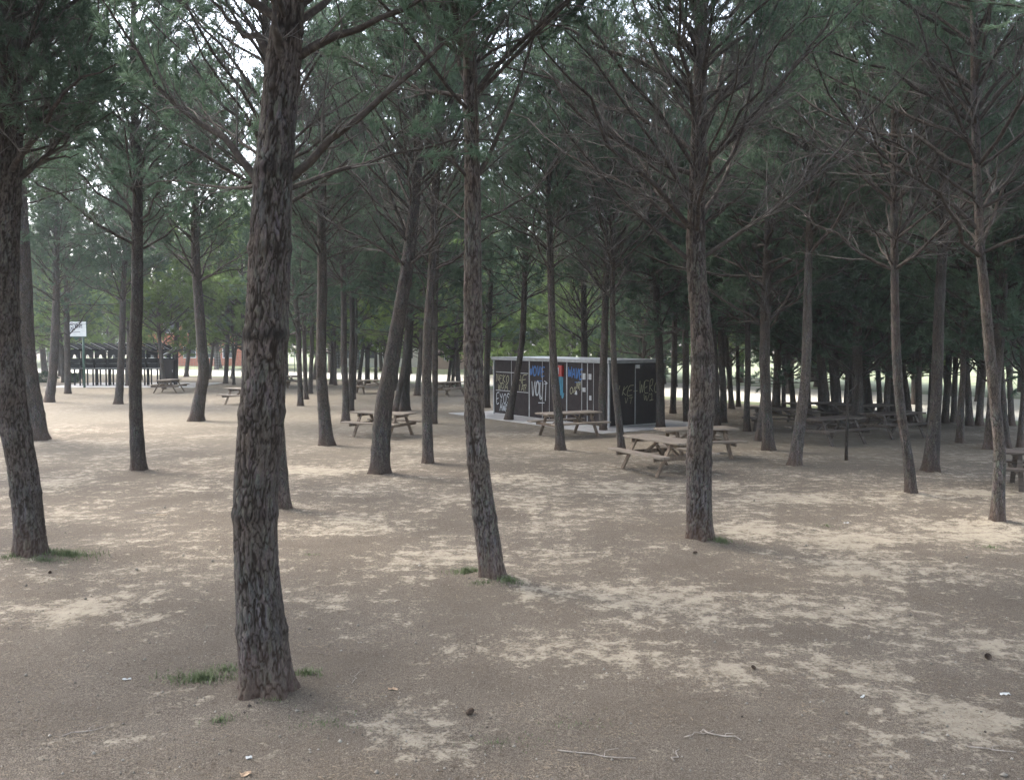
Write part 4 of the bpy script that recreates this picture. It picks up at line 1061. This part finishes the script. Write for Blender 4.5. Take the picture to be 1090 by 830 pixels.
# ------------------------------------------------------------------ small ground things
def litter():
    rng = np.random.RandomState(3); M_ = 130000
    Y = 4.6 + 20 * rng.rand(M_) ** 1.9; X = (rng.rand(M_) * 2 - 1) * (Y * .62 + .6)
    keep = np.array([mn.noise(Vector((x * 1.1, y * 1.1, 2))) + .35 * mn.noise(Vector((x * 5, y * 5, 2))) > -.5 + .9 * r for x, y, r in zip(X, Y, rng.rand(M_))])
    X = X[keep]; Y = Y[keep]; n = len(X)
    Z = np.array([gz(x, y) for x, y in zip(X, Y)]) + rng.uniform(.002, .012, n)
    a = rng.uniform(0, 6.28, n); d = np.stack([np.cos(a), np.sin(a), rng.normal(size=n) * .09], 1); s = np.stack([-np.sin(a), np.cos(a), rng.normal(size=n) * .5], 1)
    ln = rng.uniform(.02, .07, n)[:, None]; wd = rng.uniform(.0012, .0032, n)[:, None]; P = np.stack([X, Y, Z], 1)
    V = np.stack([P - d * ln / 2 - s * wd, P - d * ln / 2 + s * wd, P + d * ln / 2], 1).reshape(-1, 3)
    tag(link('needle_litter', np_mesh('needle_litter', V, [np.arange(len(V)).reshape(-1, 3)], LITTER)), 'fallen brown pine needles strewn over the ground', 'needle litter', kind='stuff')
    # pebbles and crumbs
    M_ = 3200; Y = 4.8 + 18 * rng.rand(M_) ** 1.7; X = (rng.rand(M_) * 2 - 1) * (Y * .62 + .5)
    O = np.array([(1, 0, 0), (0, 1, 0), (-1, 0, 0), (0, -1, 0), (0, 0, 1), (0, 0, -.6)], float); T = np.array([(0, 1, 4), (1, 2, 4), (2, 3, 4), (3, 0, 4), (1, 0, 5), (2, 1, 5), (3, 2, 5), (0, 3, 5)])
    r = rng.uniform(.004, .014, M_) * (1 + (rng.rand(M_) < .05)); V = []; Fi = []
    for i in range(M_):
        q = O * r[i] * rng.uniform(.6, 1.3, (6, 3)); V.append(q + np.array([X[i], Y[i], gz(X[i], Y[i]) + r[i] * .3])); Fi.append(T + i * 6)
    tag(link('pebbles', np_mesh('pebbles', np.concatenate(V), [np.concatenate(Fi)], STONE)), 'small pale pebbles and bark crumbs scattered on the ground', 'pebbles', kind='stuff')
litter()
def grass():
    rng = np.random.RandomState(8); VV = []
    spots = [(72, 592, .50, .22, 900, .10), (15, 596, .28, .15, 300, .08), (45, 598, .4, .1, 260, .06), (215, 722, .36, .16, 620, .09), (327, 718, .16, .12, 200, .08), (240, 712, .35, .2, 260, .06), (235, 768, .13, .1, 110, .07), (292, 750, .12, .05, 60, .05),
             (497, 611, .26, .15, 420, .10), (541, 622, .22, .1, 260, .08), (515, 624, .4, .1, 120, .05), (766, 578, .22, .15, 260, .1), (300, 536, .2, .2, 240, .10), (1056, 582, .25, .15, 120, .06), (345, 770, .5, .3, 160, .04), (330, 590, .2, .1, 60, .04), (880, 560, .2, .2, 60, .05), (620, 770, .5, .3, 90, .035), (530, 790, .5, .25, 120, .035)]
    for px, py, rx, ry, n, h in spots:
        c = G(px, py)
        for i in range(n):
            a = rng.uniform(0, 6.28); q = abs(rng.normal()) * .6; x = c.x + math.cos(a) * q * rx; y = c.y + math.sin(a) * q * ry; z = gz(x, y)
            l = h * rng.uniform(.4, 1.15) * math.exp(-q * .35); az = rng.uniform(0, 6.28); lean = rng.uniform(.1, .9); w = rng.uniform(.0025, .005)
            d = np.array([math.cos(az) * lean, math.sin(az) * lean, 1.]); d /= np.linalg.norm(d); s = np.array([-math.sin(az), math.cos(az), 0]) * w
            p = np.array([x, y, z - .004]); mid = p + d * l * .55; tip = p + d * l + np.array([math.cos(az), math.sin(az), -.5]) * l * .25 * lean
            VV += [p - s, p + s, mid + s * .7, p - s, mid + s * .7, mid - s * .7, mid - s * .7, mid + s * .7, tip]
    V = np.array(VV); tag(link('grass', np_mesh('grass', V, [np.arange(len(V)).reshape(-1, 3)], GRASSM)), 'sparse green grass growing round the feet of the trunks', 'grass', kind='stuff')
grass()

def cone_mesh():
    m = MB(); n = 9
    for i in range(n):
        t = i / (n - 1); z = t * .07; r = .026 * math.sin(math.pi * (.12 + .8 * t)) ** .8
        for k in range(9):
            a = k * 2 * math.pi / 9 + i * .7; c = Vector((math.cos(a) * r * .6, math.sin(a) * r * .6, z)); o = Vector((math.cos(a), math.sin(a), .5)) * .014; s = Vector((-math.sin(a), math.cos(a), 0)) * .008
            m.quad(c - s, c + s, c + o + s * .6, c + o - s * .6); m.quad(c - s - Vector((0, 0, .004)), c + o - s * .6, c + o + s * .6, c + s - Vector((0, 0, .004)))
    m.tube([(0, 0, 0), (0, 0, .035), (0, 0, .07)], [.008, .016, .004], 6)
    me = bpy.data.meshes.new('pine_cone'); me.from_pydata([tuple(v) for v in m.v], [], m.f); me.materials.append(CONE); return me
CM = cone_mesh()
CL = [(1050, 698, 1.4, 'largest dark pine cone, on sand at the right edge of the foreground'), (497, 762, 1.2, 'dark pine cone lying right of the big left trunk'),
      (738, 589, 1.0, 'cone lying at the foot of the scarred pine'), (54, 610, .9, 'small cone below the grass at the left edge'), (804, 714, .8, 'small cone in the middle of the right foreground')]
for px, py, s, lab in CL:
    b = G(px, py); o = link('pine_cone', CM); o.location = (b.x, b.y, gz(b.x, b.y) + (.7 * .022) * s); o.rotation_euler = (R(82), .2, px * .7); o.scale = (s * .72,) * 3; tag(o, lab, 'pine cone', 'fallen pine cones')
def stick(px, py, L, ang, r, lab, mm=STICKM):
    b = G(px, py); rng = np.random.RandomState(int(px)); m = MB(); d = Vector((math.cos(R(ang)), math.sin(R(ang)), 0)); pts = []
    for i in range(6):
        p = d * (L * (i / 5 - .5)) + Vector((rng.normal() * .012, rng.normal() * .012, .008 + abs(rng.normal()) * .006)); pts.append(p)
    m.tube(pts, [r * (1 - .1 * i) for i in range(6)], 6)
    q = pts[3]; m.tube([q, q + Vector((-d.y, d.x, .2)) * L * .12, q + Vector((-d.y + d.x, d.x + d.y, .3)) * L * .17], [r * .6, r * .5, r * .3], 5)
    o = m.build('fallen_stick', mm, smooth=True); o.location = (b.x, b.y, gz(b.x, b.y)); tag(o, lab, 'stick', 'fallen sticks')
stick(720, 804, .22, 62, .006, 'short pale stick pointing away, bottom centre-right')
stick(634, 804, .55, -12, .006, 'long thin stick lying across, bottom centre')
stick(767, 784, .3, -30, .007, 'crooked twig right of the short pale stick')
stick(745, 783, .25, 20, .005, 'small twig beside the crooked twig')
stick(1055, 800, .3, -15, .006, 'twig on the dark ground in the bottom right corner')
stick(160, 545, .5, 5, .009, 'twig lying far back left of the big trunk')
stick(380, 720, .3, 80, .004, 'thin twig right of the big trunk')
stick(90, 780, .3, 35, .005, 'twig in the bottom left corner')
def scrap(px, py, w, h, ang, lab, mm=PAPER):
    w *= .62; h *= .62
    b = G(px, py); m = MB(); n = 5; rng = np.random.RandomState(int(px))
    Zs = rng.uniform(0.004, .02, (n, n))
    for i in range(n):
        for j in range(n): m.v.append(Vector(((i / (n - 1) - .5) * w + rng.normal() * w * .03, (j / (n - 1) - .5) * h + rng.normal() * h * .03, Zs[i, j])))
    for i in range(n - 1):
        for j in range(n - 1): m.f.append((i * n + j, (i + 1) * n + j, (i + 1) * n + j + 1, i * n + j + 1))
    o = m.build('paper_scrap', mm); o.location = (b.x, b.y, gz(b.x, b.y)); o.rotation_euler = (0, 0, R(ang)); md = o.modifiers.new('thickness', 'SOLIDIFY'); md.thickness = .0012
    tag(o, lab, 'litter', 'scraps of rubbish on the ground')
scrap(918, 744, .13, .03, 55, 'narrow white paper scrap in the right foreground')
scrap(1070, 741, .13, .05, 0, 'white paper scrap at the right edge')
scrap(265, 809, .07, .05, 20, 'small white scrap at the bottom left')
scrap(135, 724, .12, .03, 10, 'white paper scrap left of the big trunk')
scrap(901, 557, .13, .06, 10, 'tiny white scrap far out right of the scarred pine')
BROWNP = simple('dry_leaf', (.25, .17, .11), (.42, .31, .21), 20, .8)
scrap(262, 827, .12, .08, 30, 'dry tan leaf at the bottom edge', BROWNP)
scrap(418, 733, .13, .05, 0, 'dry tan leaf right of the big trunk', BROWNP)
scrap(172, 547, .3, .07, 8, 'pale bark flake left of the big trunk', BROWNP)

# ------------------------------------------------------------------ haze
hm = bpy.data.materials.new('thin_haze'); hm.use_nodes = True; hn = hm.node_tree; hn.nodes.clear()
pv = hn.nodes.new('ShaderNodeVolumePrincipled'); pv.inputs['Color'].default_value = (.82, .88, .93, 1); pv.inputs['Density'].default_value = HAZE; pv.inputs['Anisotropy'].default_value = .2
ho = hn.nodes.new('ShaderNodeOutputMaterial'); hn.links.new(pv.outputs[0], ho.inputs['Volume'])
hb = MB(); hb.box((0, 60, 7.5), (2400, 2600, 17)); hz_ = hb.build('haze', hm); tag(hz_, 'thin pale air between the trees', 'haze', kind='stuff')

# ------------------------------------------------------------------ light
EL, AZ = 52, 300
world = bpy.data.worlds.new('World'); SC.world = world; world.use_nodes = True
wn = world.node_tree; wn.nodes.clear()
sky = wn.nodes.new('ShaderNodeTexSky'); sky.sky_type = 'NISHITA'; sky.sun_disc = False
sky.sun_elevation = R(EL); sky.sun_rotation = R(AZ); sky.air_density = 1.0; sky.dust_density = 3.0; sky.ozone_density = 1.0
bg = wn.nodes.new('ShaderNodeBackground'); bg.inputs[1].default_value = .15
wo = wn.nodes.new('ShaderNodeOutputWorld'); hs = wn.nodes.new('ShaderNodeHueSaturation'); hs.inputs['Saturation'].default_value = .55; wn.links.new(sky.outputs[0], hs.inputs['Color']); wn.links.new(hs.outputs[0], bg.inputs[0]); wn.links.new(bg.outputs[0], wo.inputs[0])
sun = bpy.data.lights.new('sun', 'SUN'); sun.energy = .9; sun.angle = R(24); sun.color = (1, .92, .80)
so = bpy.data.objects.new('sun', sun); COL.objects.link(so)
# direction towards the sun: azimuth measured like the sky's rotation (from +Y towards +X)
sd = Vector((math.sin(R(AZ)) * math.cos(R(EL)), math.cos(R(AZ)) * math.cos(R(EL)), math.sin(R(EL))))
so.rotation_euler = sd.to_track_quat('Z', 'Y').to_euler()
SC.view_settings.view_transform = 'Standard'; SC.view_settings.look = 'None'; SC.view_settings.gamma = 1; SC.view_settings.exposure = 2.78
SC.view_settings.use_curve_mapping = False
SC.render.engine = 'CYCLES'
SC.cycles.max_bounces = 6; SC.cycles.diffuse_bounces = 4; SC.cycles.transmission_bounces = 3; SC.cycles.use_denoising = True
